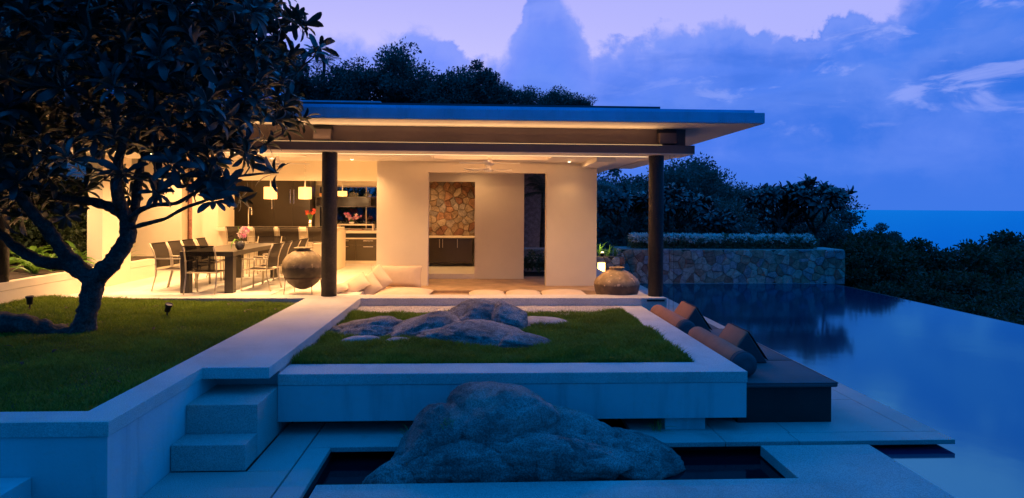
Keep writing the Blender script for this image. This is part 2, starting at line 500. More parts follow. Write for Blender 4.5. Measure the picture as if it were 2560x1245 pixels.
class MB:
    def __init__(self):
        self.v, self.f = [], []

    def add(self, vs, fs):
        k = len(self.v)
        self.v += [tuple(p) for p in vs]
        self.f += [tuple(i + k for i in f) for f in fs]
        return self

    def box(self, x0, x1, y0, y1, z0, z1):
        vs = [(x0, y0, z0), (x1, y0, z0), (x1, y1, z0), (x0, y1, z0), (x0, y0, z1), (x1, y0, z1), (x1, y1, z1), (x0, y1, z1)]
        return self.add(vs, [(0, 3, 2, 1), (4, 5, 6, 7), (0, 1, 5, 4), (1, 2, 6, 5), (2, 3, 7, 6), (3, 0, 4, 7)])

    def prism(self, poly, axis, a, b):
        """poly in the plane normal to axis ('x','y','z'), extruded a..b"""
        def p(u, v, w):
            return {'x': (w, u, v), 'y': (u, w, v), 'z': (u, v, w)}[axis]
        n = len(poly)
        vs = [p(u, v, a) for u, v in poly] + [p(u, v, b) for u, v in poly]
        fs = [tuple(range(n)), tuple(range(2 * n - 1, n - 1, -1))] + [(i, i + n, (i + 1) % n + n, (i + 1) % n) for i in range(n)]
        return self.add(vs, fs)

    def tube(self, path, rad, n=8, cap=True):
        path = [Vector(p) for p in path]
        if not isinstance(rad, (list, tuple)):
            rad = [rad] * len(path)
        vs, fs = [], []
        up = Vector((0.13, 0.21, 0.97))
        for i, p in enumerate(path):
            d = (path[min(i + 1, len(path) - 1)] - path[max(i - 1, 0)])
            d.normalize()
            a = d.cross(up)
            if a.length < 0.05:
                a = d.cross(Vector((1, 0.2, 0)))
            a.normalize()
            b = d.cross(a)
            for k in range(n):
                t = 2 * math.pi * k / n
                vs.append(p + rad[i] * (a * math.cos(t) + b * math.sin(t)))
        for i in range(len(path) - 1):
            for k in range(n):
                fs.append((i * n + k, i * n + (k + 1) % n, (i + 1) * n + (k + 1) % n, (i + 1) * n + k))
        if cap:
            fs.append(tuple(range(n - 1, -1, -1)))
            fs.append(tuple(range((len(path) - 1) * n, len(path) * n)))
        return self.add(vs, fs)

    def lathe(self, profile, n=40, c=(0, 0, 0)):
        vs, fs = [], []
        for r, z in profile:
            for k in range(n):
                t = 2 * math.pi * k / n
                vs.append((c[0] + r * math.cos(t), c[1] + r * math.sin(t), c[2] + z))
        for i in range(len(profile) - 1):
            for k in range(n):
                fs.append((i * n + k, i * n + (k + 1) % n, (i + 1) * n + (k + 1) % n, (i + 1) * n + k))
        fs.append(tuple(range(n - 1, -1, -1)))
        return self.add(vs, fs)

    def mesh(self, name, m, smooth=False):
        me = bpy.data.meshes.new(name)
        me.from_pydata(self.v, [], self.f)
        me.materials.append(M[m] if isinstance(m, str) else m)
        if smooth:
            me.polygons.foreach_set('use_smooth', [True] * len(me.polygons))
        me.update()
        return me

    def build(self, name, m, parent=None, smooth=False, bevel=0.0, sub=0):
        me = self.mesh(name, m, smooth)
        o = bpy.data.objects.new(name, me)
        COL.objects.link(o)
        if parent is not None:
            o.parent = parent
            off = wloc(parent)
            me.transform(Matrix.Translation(-off))
        if bevel:
            md = o.modifiers.new('bevel', 'BEVEL')
            md.width = bevel
            md.segments = 2
            md.limit_method = 'ANGLE'
        if sub:
            md = o.modifiers.new('sub', 'SUBSURF')
            md.levels = md.render_levels = sub
        return o


def np_mesh(name, verts, faces, m, smooth=False):
    """fast mesh from numpy: faces (n,3) or (n,4)"""
    me = bpy.data.meshes.new(name)
    verts = np.asarray(verts, dtype=np.float32)
    faces = np.asarray(faces, dtype=np.int32)
    k = faces.shape[1]
    me.vertices.add(len(verts))
    me.vertices.foreach_set('co', verts.ravel())
    me.loops.add(faces.size)
    me.loops.foreach_set('vertex_index', faces.ravel())
    me.polygons.add(len(faces))
    me.polygons.foreach_set('loop_start', np.arange(0, faces.size, k, dtype=np.int32))
    me.polygons.foreach_set('loop_total', np.full(len(faces), k, dtype=np.int32))
    if smooth:
        me.polygons.foreach_set('use_smooth', np.ones(len(faces), dtype=bool))
    me.materials.append(M[m] if isinstance(m, str) else m)
    me.update(calc_edges=True)
    me.validate()
    return me


def link(name, me, parent=None, loc=None):
    o = bpy.data.objects.new(name, me)
    COL.objects.link(o)
    if parent is not None:
        o.parent = parent
    if loc is not None:
        o.location = loc
    return o


def copy_tree(o, parent=None):
    c = o.copy()
    COL.objects.link(c)
    c.parent = parent
    for ch in list(o.children):
        copy_tree(ch, c)
    return c


def structure(o):
    o['kind'] = 'structure'
    return o


def stuff(o, label=None, cat=None):
    o['kind'] = 'stuff'
    return tag(o, label, cat)


def sstep(a, b, x):
    t = np.clip((x - a) / (b - a), 0, 1)
    return t * t * (3 - 2 * t)


# ------------------------------------------------------------------ terrain and sea
def ground_h(x, y):
    x = np.asarray(x, float)
    y = np.asarray(y, float)
    z = np.full(np.broadcast(x, y).shape, -1.9)
    right = np.maximum(0, x - 12.6)
    z = z - 0.10 * right - 0.9 * sstep(0, 4, right)
    back = np.maximum(0, y - 23)
    lean = sstep(16, -8, x - 0.12 * back)
    z = z + lean * (0.16 * np.minimum(back, 45)) + sstep(19, 24, y) * 1.3 * sstep(13.5, 10.5, x)
    z = z - sstep(60, 260, y) * 30 - sstep(40, 400, np.abs(x)) * 30
    return z


gx = np.concatenate([np.linspace(-900, -60, 20), np.linspace(-56, 80, 90), np.linspace(90, 900, 24)])
gy = np.concatenate([np.linspace(-60, -8, 8), np.linspace(-5, 90, 80), np.linspace(100, 1200, 26)])
GX, GY = np.meshgrid(gx, gy)
GZ = ground_h(GX, GY) + 0.25 * np.sin(GX * 0.7 + 1) * np.cos(GY * 0.6) * sstep(13, 18, np.maximum(GX, GY - 10))
GZ = np.where(np.hypot(GX, GY) > 850, -90, GZ)
nx, ny = len(gx), len(gy)
idx = np.arange(nx * ny).reshape(ny, nx)
fq = np.stack([idx[:-1, :-1], idx[:-1, 1:], idx[1:, 1:], idx[1:, :-1]], -1).reshape(-1, 4)
structure(link('terrain', np_mesh('terrain', np.stack([GX, GY, GZ], -1).reshape(-1, 3), fq, 'soil', True)))
structure(MB().add([(-90000, -90000, -78), (90000, -90000, -78), (90000, 90000, -78), (-90000, 90000, -78)], [(0, 1, 2, 3)]).build('sea', 'sea'))

# ------------------------------------------------------------------ pool, pond, deck
DK = -0.80
pool = structure(MB().add([(4.0, -6, -0.90), (12.04, -6, -0.90), (12.04, 21.42, -0.90), (4.0, 21.42, -0.90)], [(0, 1, 2, 3)]).build('pool_water', 'poolwater'))
structure(MB().box(12.043, 12.11, -6, 21.3, -2.4, -0.903).build('pool_edge', 'dark'))
structure(MB().add([(-1.70, -5.0, -0.945), (3.2, -5.0, -0.945), (3.2, 7.9, -0.945), (-1.70, 7.9, -0.945)], [(0, 1, 2, 3)]).build('pond_water', 'pondwater'))

deck = structure(MB().box(-2.86, -1.53, -5, 7.6, -1.2, DK - 0.05).build('deck', 'dark'))


def slab(x0, x1, y0, y1, zt=DK, th=0.05, m='pebblewash'):
    g = 0.004
    return MB().box(x0 + g, x1 - g, y0 + g, y1 - g, zt - th, zt).build('paving_slab', m, deck, bevel=0.004)


for x0, x1, y0, y1 in [(-2.84, -1.755, -2.0, 1.6), (-2.84, -1.755, 1.6, 4.1), (-2.84, -1.755, 4.1, 6.02), (-2.15, -1.755, 6.02, 7.35), (-1.745, -1.507, -2.0, 6.585),
                       (-1.745, -0.70, 6.585, 7.35)]:
    slab(x0, x1, y0, y1)
# rear deck, framed by a border strip that oversails the pool
MB().box(1.72, 4.86, 6.78, 30, -1.2, DK - 0.06).build('deck_base', 'dark', deck)
for x0, x1, y0, y1 in [(1.66, 2.585, 6.61, 6.87), (2.585, 3.375, 6.61, 6.87), (3.375, 5.085, 6.605, 6.87), (1.66, 2.585, 6.87, 7.9), (2.585, 3.4, 6.87, 8.9),
                       (3.4, 4.80, 6.87, 8.04), (3.4, 4.80, 8.04, 9.6), (3.4, 4.80, 9.6, 11.2), (3.4, 4.80, 11.2, 12.8),
                       (3.4, 4.80, 12.8, 14.4), (3.4, 4.80, 14.4, 16.0), (3.4, 4.80, 16.0, 17.6), (3.4, 4.80, 17.6, 19.4), (4.80, 5.085, 6.87, 8.9),
                       (4.80, 5.085, 8.9, 11.6), (4.80, 5.085, 11.6, 14.4), (4.80, 5.085, 14.4, 17.0), (4.80, 5.085, 17.0, 20.6)]:
    slab(x0, x1, y0, y1)
# terrace in the foreground with the cut-out for the boulder
fs = MB()
fs.prism([(-1.447, -5.0), (4.10, -5.0), (4.10, 6.565), (2.935, 6.565), (2.935, 5.762), (-1.447, 5.762)], 'z', -0.93, -0.822)
structure(fs.build('terrace', 'pebblewash', bevel=0.006))

# ------------------------------------------------------------------ lawn walls, walk, steps
lw = thing('lawn_wall', 'pale rendered retaining wall with stone coping around the tree lawn', 'wall', (-2.9, 5.1, DK))
MB().prism([(-12, 5.02), (-2.826, 5.02), (-2.826, 6.66), (-2.155, 6.66), (-2.155, 11.615), (-3.135, 11.615), (-3.135, 5.285), (-12, 5.285)], 'z', -0.117, 0.0).build('coping', 'coping', lw, bevel=0.005)
MB().prism([(-12, 5.036), (-2.842, 5.036), (-2.842, 7.06), (-2.175, 7.06), (-2.175, 11.6), (-3.12, 11.6), (-3.12, 5.27), (-12, 5.27)], 'z', -1.1, -0.121).build('wall_face', 'render', lw)
st = thing('concrete_step', 'upper of the two pale concrete steps below the walkway end', 'step', (-2.5, 6.6, DK))
MB().box(-2.838, -2.158, 6.33, 7.05, -0.797, -0.28).build('step_block', 'pebblewash', st, bevel=0.005)
st = thing('concrete_step', 'lower of the two pale concrete steps, standing on the deck', 'step', (-2.5, 6.2, DK))
MB().box(-2.835, -2.161, 6.022, 6.326, -0.797, -0.556).build('step_block', 'pebblewash', st, bevel=0.005)
st = thing('concrete_step', 'concrete step block against the wall in the bottom left corner', 'step', (-4.0, 4.7, DK))
MB().box(-9, -3.40, 4.25, 5.033, -1.0, -0.42).build('step_block', 'render', st, bevel=0.005)



def mound(x, y):
    return 0.10 * sstep(-4.6, -7.8, x) * sstep(7.0, 10.2, y)


LX, LY = np.meshgrid(np.linspace(-12, -3.13, 40), np.linspace(5.28, 11.61, 40))
li = np.arange(1600).reshape(40, 40)
structure(link('lawn', np_mesh('lawn', np.stack([LX, LY, -0.075 + mound(LX, LY)], -1).reshape(-1, 3), np.stack([li[:-1, :-1], li[:-1, 1:], li[1:, 1:], li[1:, :-1]], -1).reshape(-1, 4), 'turf', True)))


def grass_field(name, n, sampler, hmin, hmax, width, z0, label, m='grass', bias=(0, 0)):
    P = sampler(n)
    n = len(P)
    lump = np.array([mnoise.noise(Vector((p[0] * 1.7, p[1] * 1.7, 3.1))) + 0.5 * mnoise.noise(Vector((p[0] * 5.0, p[1] * 5.0, 7.7))) for p in P])
    h = (hmin + (hmax - hmin) * rng.random(n) ** 1.5) * (1 + 0.8 * lump)
    a = rng.random(n) * 2 * np.pi
    w = width * (0.6 + 0.8 * rng.random(n))
    lean = h * (0.35 + 0.75 * rng.random(n))
    b = rng.random(n) * 2 * np.pi
    dx, dy = np.cos(a) * w / 2, np.sin(a) * w / 2
    lx, ly = np.cos(b) * lean + bias[0], np.sin(b) * lean + bias[1]
    V = np.zeros((n, 5, 3))
    x, y = P[:, 0], P[:, 1]
    V[:, 0] = np.stack([x - dx, y - dy, np.full(n, z0)], 1)
    V[:, 1] = np.stack([x + dx, y + dy, np.full(n, z0)], 1)
    V[:, 2] = np.stack([x + dx * 0.8 + lx * 0.3, y + dy * 0.8 + ly * 0.3, z0 + h * 0.6], 1)
    V[:, 3] = np.stack([x - dx * 0.8 + lx * 0.3, y - dy * 0.8 + ly * 0.3, z0 + h * 0.6], 1)
    V[:, 4] = np.stack([x + lx, y + ly, z0 + h], 1)
    if 'lawn' in label:
        V[:, :, 2] += mound(x, y)[:, None]
    k = np.arange(n) * 5
    F = np.concatenate([np.stack([k, k + 1, k + 2], 1), np.stack([k, k + 2, k + 3], 1), np.stack([k + 3, k + 2, k + 4], 1)])
    return stuff(link(name, np_mesh(name, V.reshape(-1, 3), F, m)), label, 'grass')


def lawn_s(n):
    p = np.stack([rng.uniform(-9.6, -3.15, n * 2), rng.uniform(5.30, 11.6, n * 2)], 1)
    p = p[p[:, 0] > -0.80 * p[:, 1] - 0.35]
    return p[:n]


grass_field('grass', 115000, lawn_s, 0.03, 0.065, 0.009, -0.078, 'dark mown lawn under the big tree')

# ------------------------------------------------------------------ raised platform with lawn, gravel and boulders
PZ = -0.14
rp = thing('raised_planter', 'raised concrete bed holding grass, gravel and low boulders', 'planter', (0.4, 7.2, -0.65))
MB().prism([(-2.152, 6.92), (2.945, 6.92), (2.945, 11.612), (2.50, 11.612), (2.50, 7.362), (-2.152, 7.362)], 'z', PZ - 0.12, PZ).build('coping', 'coping', rp, bevel=0.005)
MB().box(-2.152, 2.937, 6.928, 11.61, -0.648, PZ - 0.123).build('bed_face', 'render', rp)
MB().box(-2.10, 2.49, 7.38, 11.6, PZ - 0.10, PZ - 0.012).build('bed_soil', 'turf', rp)
MB().box(-2.15, 1.0, 7.5, 7.8, -1.1, -0.65).build('support_wall', 'render', rp)
MB().box(2.05, 2.50, 7.0, 7.5, DK + 0.002, -0.65).build('support_block', 'render', rp)
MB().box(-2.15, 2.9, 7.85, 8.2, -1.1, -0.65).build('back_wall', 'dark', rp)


# boulders: several convex, weathered lumps grown together
def rock_lump(c, size, rot, seed, subdiv=5, planes=16, rough=1.0):
    rg_ = np.random.default_rng(seed)
    bm = bmesh.new()
    bmesh.ops.create_icosphere(bm, subdivisions=subdiv, radius=1.0)
    D = np.array([v.co[:] for v in bm.verts])
    Fi = np.array([[v.index for v in f.verts] for f in bm.faces])
    bm.free()
    D /= np.linalg.norm(D, axis=1)[:, None]
    Nn = rg_.normal(size=(planes, 3))
    Nn /= np.linalg.norm(Nn, axis=1)[:, None]
    hh = rg_.uniform(0.74, 1.0, planes)
    dots = np.clip(D @ Nn.T, 1e-3, None)
    r = hh[None] / dots
    r = np.concatenate([r, np.full((len(D), 1), 1.06)], 1)
    k = 13.0
    rad = -np.log(np.exp(-k * r).sum(1)) / k
    P = D * rad[:, None]
    sh = Vector((seed * 3.7, seed * 1.3, 0.5))
    f1 = np.array([mnoise.noise(Vector(p) * 1.7 + sh) for p in P])
    f2 = np.array([mnoise.fractal(Vector(p) * 4.0 + sh, 0.85, 2.1, 6) for p in P])
    f3 = np.array([abs(mnoise.noise(Vector((p[0] * 1.2, p[1] * 1.2, p[2] * 4.2)) + sh)) for p in P])
    P = P * (1 + rough * (0.075 * f1 + 0.060 * f2 - 0.10 * np.exp(-(f3 / 0.05) ** 2)))[:, None]
    P = P * np.array(size)
    m3 = np.array(Matrix.Rotation(rot[2], 3, 'Z') @ Matrix.Rotation(rot[1], 3, 'Y') @ Matrix.Rotation(rot[0], 3, 'X'))
    return P @ m3.T + np.array(c), Fi


def lumps_boulder(label, lumps, rough=1.0):
    vv, ff, o_ = [], [], 0
    for c, size, rot, seed in lumps:
        v_, f_ = rock_lump(c, size, rot, seed, 5, 15, rough)
        vv.append(v_)
        ff.append(f_ + o_)
        o_ += len(v_)
    return tag(link('boulder', np_mesh('boulder', np.concatenate(vv), np.concatenate(ff), 'boulder', True)), label, 'rock')


lumps_boulder('long low grey boulder lying beside the walkway edge', [((-1.58, 9.40, -0.19), (0.68, 0.60, 0.24), (0, 0.02, 0.1), 21)], .8)
lumps_boulder('sloping grey boulder between the low one and the tall rounded one', [((-0.80, 9.35, -0.18), (0.68, 0.74, 0.29), (0.1, -0.12, -0.4), 22), ((-0.45, 8.85, -.17), (.45, .42, .2), (0, .1, .2), 23)], .8)
lumps_boulder('tallest rounded boulder on the raised grass bed, dark hollow below', [((0.02, 9.72, -0.10), (0.64, 0.5, 0.33), (0.12, 0.03, 0.15), 24), ((0.42, 9.55, -0.04), (0.36, 0.40, 0.29), (0.1, 0.1, 0), 25)], .7)
lumps_boulder('wide low boulder at the front of the raised grass bed', [((0.10, 8.80, -0.19), (0.74, 0.58, 0.25), (0.1, 0.05, 0.1), 26), ((0.62, 8.38, -0.19), (0.52, 0.28, 0.17), (0, .14, -.25), 27)], .8)


# boulders: (name, label, bounds, lobes(cx,cy,rx,ry,h,p,rot), z0, cracks)
def boulder(name, label, lobes, z0, bounds, res, rough=1.0, m='boulder', seed=0.0, cracks=(), sharp=6.0):
    x0, x1, y0, y1 = bounds
    nx, ny = max(8, int((x1 - x0) / res)), max(8, int((y1 - y0) / res))
    xs, ys = np.linspace(x0, x1, nx), np.linspace(y0, y1, ny)
    X, Y = np.meshgrid(xs, ys)
    N1 = np.zeros_like(X)
    N2 = np.zeros_like(X)
    N3 = np.zeros_like(X)
    for j in range(ny):
        for i in range(nx):
            p = Vector((X[j, i], Y[j, i], seed))
            N1[j, i] = mnoise.noise(p * 1.9)
            N2[j, i] = mnoise.fractal(p * 4.5, 0.9, 2.2, 5)
            N3[j, i] = mnoise.noise(p * 3.1 + Vector((9, 4, 2)))
    Xw, Yw = X + 0.10 * rough * N3, Y + 0.10 * rough * N1
    parts = []
    for cx, cy, rx, ry, h, p, rot in lobes:
        c, s = math.cos(rot), math.sin(rot)
        u = ((Xw - cx) * c + (Yw - cy) * s) / rx
        v = (-(Xw - cx) * s + (Yw - cy) * c) / ry
        r = np.sqrt(u * u + v * v)
        parts.append(np.where(r < 1, h * np.clip(1 - r ** p, 0, 1) ** (1 / 2.0), -0.35 * (r - 1)))
    A = np.stack(parts)
    k = sharp / max(l[4] for l in lobes)
    Z = np.log(np.exp(k * A).sum(0)) / k - 0.02
    top = max(l[4] for l in lobes)
    Z = Z + top * rough * (0.06 * N1 + 0.085 * N2) * sstep(-0.1, 0.25, Z / top)
    for (ax, ay, bx, by, w, d) in cracks:
        L = math.hypot(bx - ax, by - ay)
        t = np.clip(((X - ax) * (bx - ax) + (Y - ay) * (by - ay)) / L ** 2, 0, 1)
        dd = np.hypot(X - (ax + t * (bx - ax)), Y - (ay + t * (by - ay)) + 0.06 * N3)
        Z -= d * np.exp(-(dd / w) ** 2)
    keep = Z > -0.12
    Z = np.maximum(Z, -0.12)
    V = np.stack([X, Y, z0 + Z], -1).reshape(-1, 3)
    id_ = np.arange(nx * ny).reshape(ny, nx)
    F = np.stack([id_[:-1, :-1], id_[:-1, 1:], id_[1:, 1:], id_[1:, :-1]], -1)
    ok = keep[:-1, :-1] | keep[:-1, 1:] | keep[1:, 1:] | keep[1:, :-1]
    F = F[ok]
    used, inv = np.unique(F, return_inverse=True)
    o = link(name, np_mesh(name, V[used], inv.reshape(-1, 4), m, True))
    return tag(o, label, 'rock')


boulder('flat_rock', 'flat pinkish rock behind the tall rounded boulder', [(0.95, 9.95, 0.42, 0.32, 0.10, 2.4, -0.15)], PZ, (0.4, 1.5, 9.5, 10.4), 0.03, 1.0, 'palestone', 5.0)
boulder('flat_rock', 'small pale rock in the grass near the walkway', [(-1.62, 8.62, 0.26, 0.14, 0.07, 2.4, 0.1)], PZ + 0.01, (-2.0, -1.25, 8.4, 8.85), 0.02, 1.0, 'palestone', 6.0)
boulder('flat_rock', 'small pale rock in the grass below the sloping boulder', [(-1.12, 8.58, 0.2, 0.12, 0.06, 2.4, -0.1)], PZ + 0.01, (-1.4, -0.85, 8.4, 8.8), 0.02, 1.0, 'palestone', 7.0)

ROCKS = [(-1.62, 9.35, 0.62, 0.55), (-0.78, 9.35, 0.5, 0.7), (-1.25, 9.5, .45, .45), (0.1, 9.7, 0.7, 0.55), (0.1, 8.72, 0.72, 0.5), (0.5, 8.35, 0.45, 0.25), (0.95, 9.95, .3, .22), (-1.62, 8.62, .22, .1)]


def bed_s(n):
    p = np.stack([rng.uniform(-2.14, 2.50, n * 2), rng.uniform(7.365, 11.45, n * 2)], 1)
    ok = np.ones(len(p), bool)
    for cx, cy, rx, ry in ROCKS:
        ok &= ((p[:, 0] - cx) / rx) ** 2 + ((p[:, 1] - cy) / ry) ** 2 > 0.92
    edge_y = 10.86 + 0.10 * np.sin(p[:, 0] * 2.1 + 1) + 0.07 * np.sin(p[:, 0] * 5.3) + 0.25 * sstep(1.7, 2.4, p[:, 0])
    ok &= p[:, 1] + rng.normal(0, 0.03, len(p)) < edge_y
    return p[ok][:n]


grass_field('grass', 95000, bed_s, 0.04, 0.085, 0.009, PZ - 0.015, 'green grass filling the raised bed around the boulders')
# gravel strip along the plinth
n = 10000
gp = np.stack([rng.uniform(-2.14, 2.49, n), rng.uniform(10.60, 11.61, n), rng.uniform(PZ - 0.012, PZ + 0.004, n)], 1)
oct_ = np.array([(1, 0, 0), (-1, 0, 0), (0, 1, 0), (0, -1, 0), (0, 0, 1), (0, 0, -1)], float)
of = np.array([(0, 2, 4), (2, 1, 4), (1, 3, 4), (3, 0, 4), (2, 0, 5), (1, 2, 5), (3, 1, 5), (0, 3, 5)])
sc = rng.uniform(0.006, 0.016, (n, 1, 3))
ang = rng.random(n) * 6.28
ov = oct_[None] * sc
ov = np.stack([ov[..., 0] * np.cos(ang)[:, None] - ov[..., 1] * np.sin(ang)[:, None], ov[..., 0] * np.sin(ang)[:, None] + ov[..., 1] * np.cos(ang)[:, None], ov[..., 2]], -1) + gp[:, None]
stuff(link('gravel', np_mesh('gravel', ov.reshape(-1, 3), (of[None] + (np.arange(n) * 6)[:, None, None]).reshape(-1, 3), 'gravel')), 'pale gravel strip along the house plinth', 'gravel')
MB().box(-2.14, 2.49, 10.6, 11.6, PZ - 0.010, PZ - 0.006).build('gravel_bed', 'gravel', rp)

VV, FF, off = [], [], 0
for c, size, rot, seed in [((0.24, 6.44, -0.60), (0.74, 0.54, 0.56), (0.1, 0.10, 0.15), 3), ((0.84, 6.46, -0.84), (0.85, 0.46, 0.40), (0.0, 0.24, -0.05), 5), ((-0.40, 6.30, -0.76), (0.55, 0.42, 0.44), (0.1, -0.28, 0.2), 7),
                           ((0.66, 6.04, -0.80), (0.84, 0.25, 0.33), (0.22, 0.07, -0.04), 11), ((-0.14, 6.04, -0.84), (0.70, 0.25, 0.30), (0.1, -0.06, 0.06), 12), ((1.52, 6.42, -0.85), (0.55, 0.40, 0.24), (0.0, 0.18, 0.1), 14), ((-0.72, 6.06, -0.92), (0.40, 0.26, 0.22), (0, -.1, .2), 15)]:
    v_, f_ = rock_lump(c, size, rot, seed, 5, 16, .85)
    VV.append(v_)
    FF.append(f_ + off)
    off += len(v_)
from mathutils.bvhtree import BVHTree
BV = BVHTree.FromPolygons([tuple(p) for p in np.concatenate(VV)], [tuple(int(q) for q in f) for f in np.concatenate(FF)])
FERN = BV.ray_cast(Vector((-0.30, 5.2, -0.42)), Vector((0, 1, 0)))[0] or Vector((-0.3, 5.95, -0.42))
tag(link('boulder', np_mesh('boulder', np.concatenate(VV), np.concatenate(FF), 'boulder', True)), 'huge dark grey boulder rising out of the sunken pond', 'rock')


# ------------------------------------------------------------------ daybed and its cushions
db = thing('daybed', 'long dark daybed with flat blue-grey mattresses beside the pool', 'daybed', (3.5, 9, DK))
MB().box(2.95, 4.05, 7.20, 11.5, DK + 0.002, -0.385).build('base', 'daybase', db)
for y0, y1 in ((7.13, 8.214), (8.222, 9.30), (9.308, 10.385)):
    MB().box(2.952, 4.095, y0, y1, -0.384, -0.33).build('mattress', 'padblue', db, bevel=0.022, smooth=True)


def bolster(y0, y1, label):
    t = thing('bolster', label, 'cushion', (3.11, y0, -0.33), group='bolsters on the daybed')
    r = 0.145
    pr = [(0.0, 0.0), (r * 0.55, 0.002), (r * 0.86, 0.02), (r, 0.06)] + [(r * (1 + 0.012 * math.sin(q * 2.1)), 0.06 + q * (y1 - y0 - 0.12) / 8) for q in range(1, 8)] + [(r, y1 - y0 - 0.06), (r * 0.86, y1 - y0 - 0.02), (r * 0.5, y1 - y0), (0.001, y1 - y0)]
    b = MB()
    b.lathe(pr, 28)
    b.v = [(x + 3.11, z + y0, -y - 0.33 + r) for x, y, z in b.v]
    b.build('cover', 'brown', t, smooth=True)
    c = MB()
    c.lathe([(0.0, -0.004), (r * 0.56, -0.003), (r * 0.875, 0.017), (r * 1.015, 0.06), (r * 1.018, 0.13)], 28)
    c.v = [(x + 3.11, z + y0, -y - 0.33 + r) for x, y, z in c.v]
    c.build('end_panel', 'navy', t, smooth=True)
    for yy in (y0 + .062, y0 + .132):
        MB().tube([(3.11 + 1.02 * r * math.cos(k * math.pi / 14), yy, -0.33 + r + 1.02 * r * math.sin(k * math.pi / 14)) for k in range(29)], .005, 5).build('seam', 'navy', t, smooth=True)
    return t


def piping(parent, path, r=0.006):
    MB().tube(path, r, 6).build('piping', 'navy', parent, smooth=True)


bolster(7.34, 9.10, 'brown bolster with blue end at the near half of the daybed')
bolster(9.46, 11.15, 'brown bolster with blue end at the half nearer the house')


def wedge(y0, y1, label):
    t = thing('wedge_cushion', label, 'cushion', (3.42, y0, -0.33), group='wedge cushions on the daybed')
    A, B, C = (3.14, -0.328), (3.70, -0.328), (3.43, 0.085)
    MB().prism([A, B, C], 'y', y0 + 0.012, y1 - 0.012).build('cover', 'brown', t, bevel=0.03, smooth=True)
    for ya, yb in ((y0, y0 + 0.02), (y1 - 0.02, y1)):
        MB().prism([(A[0] + .012, A[1] + .002), (B[0] - .012, B[1] + .002), (C[0], C[1] - .022)], 'y', ya, yb).build('end_panel', 'navy', t, bevel=0.009)
    MB().prism([(B[0] + 0.008, B[1] + 0.03), (B[0] + .012, B[1] + .034), (C[0] + 0.03, C[1] - 0.012), (C[0] + 0.026, C[1] - 0.016)], 'y', y0 + 0.03, y1 - 0.03).build('side_panel', 'navy', t)


for y0, y1 in ((7.13, 8.214), (8.222, 9.30), (9.308, 10.385)):
    x0, x1, zz = 2.956, 4.091, -0.334
    piping(db, [(x0, y0 + .006, zz), (x1, y0 + .006, zz), (x1, y1 - .006, zz), (x0, y1 - .006, zz)], .007)
wedge(8.06, 8.74, 'triangular back cushion on the near half of the daybed')
wedge(10.05, 10.8, 'triangular back cushion on the half nearer the house')

# ------------------------------------------------------------------ the pavilion
FL = -0.03
hs = thing('pavilion', 'open flat-roofed pavilion glowing warm inside at dusk', 'building', (-2.5, 15, 0))
MB().box(-7.655, -2.80, 11.62, 12.10, -0.8, 0).build('plinth', 'coping', hs, bevel=0.005)
MB().box(-2.797, 3.42, 11.622, 12.10, -0.8, -0.001).build('plinth', 'coping', hs, bevel=0.005)
MB().box(3.05, 3.38, 11.612, 11.621, -0.062, -0.028).build('vent_slot', 'black', hs)
MB().box(-9.3, -2.32, 12.103, 20, -0.6, FL).build('floor', 'floor', hs)
for X, Yc, z0 in ((-7.80, 10.75, 0.39), (-2.79, 11.93, 0.001), (3.295, 11.93, 0.001)):
    c = MB()
    c.lathe([(0.139, 0), (0.139, 2.645 - z0)], 40, (X, Yc, z0))
    c.build('column', 'column', hs, smooth=True)
# roof
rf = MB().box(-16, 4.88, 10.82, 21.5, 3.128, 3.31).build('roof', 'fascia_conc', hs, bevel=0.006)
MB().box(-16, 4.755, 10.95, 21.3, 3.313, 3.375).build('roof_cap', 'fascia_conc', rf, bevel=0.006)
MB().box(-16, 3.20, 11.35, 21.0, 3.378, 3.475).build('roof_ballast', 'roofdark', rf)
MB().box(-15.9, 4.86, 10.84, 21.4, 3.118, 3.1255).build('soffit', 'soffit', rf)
# beams
MB().box(-16, 3.79, 11.75, 12.25, 2.80, 3.116).build('beam', 'beam', hs)
MB().box(-16, 3.885, 11.50, 12.40, 2.652, 2.798).build('beam', 'beam', hs, bevel=0.004)
MB().box(3.45, 3.885, 12.403, 16.4, 2.665, 2.80).build('beam', 'soffit', hs)
MB().box(2.62, 3.88, 12.41, 21, 2.803, 3.10).build('roof_box', 'soffit', hs)
MB().box(-16, 3.885, 11.497, 12.403, 2.640, 2.650).build('beam_lining', 'soffit', hs)
for X in (-2.86, 3.42):
    MB().box(X - 0.155, X + 0.155, 11.60, 11.748, 2.835, 3.035).build('bracket', 'beam', hs, bevel=0.006)
    MB().box(X - 0.17, X + 0.17, 11.66, 11.747, 3.04, 3.10).build('bracket_cap', 'black', hs)
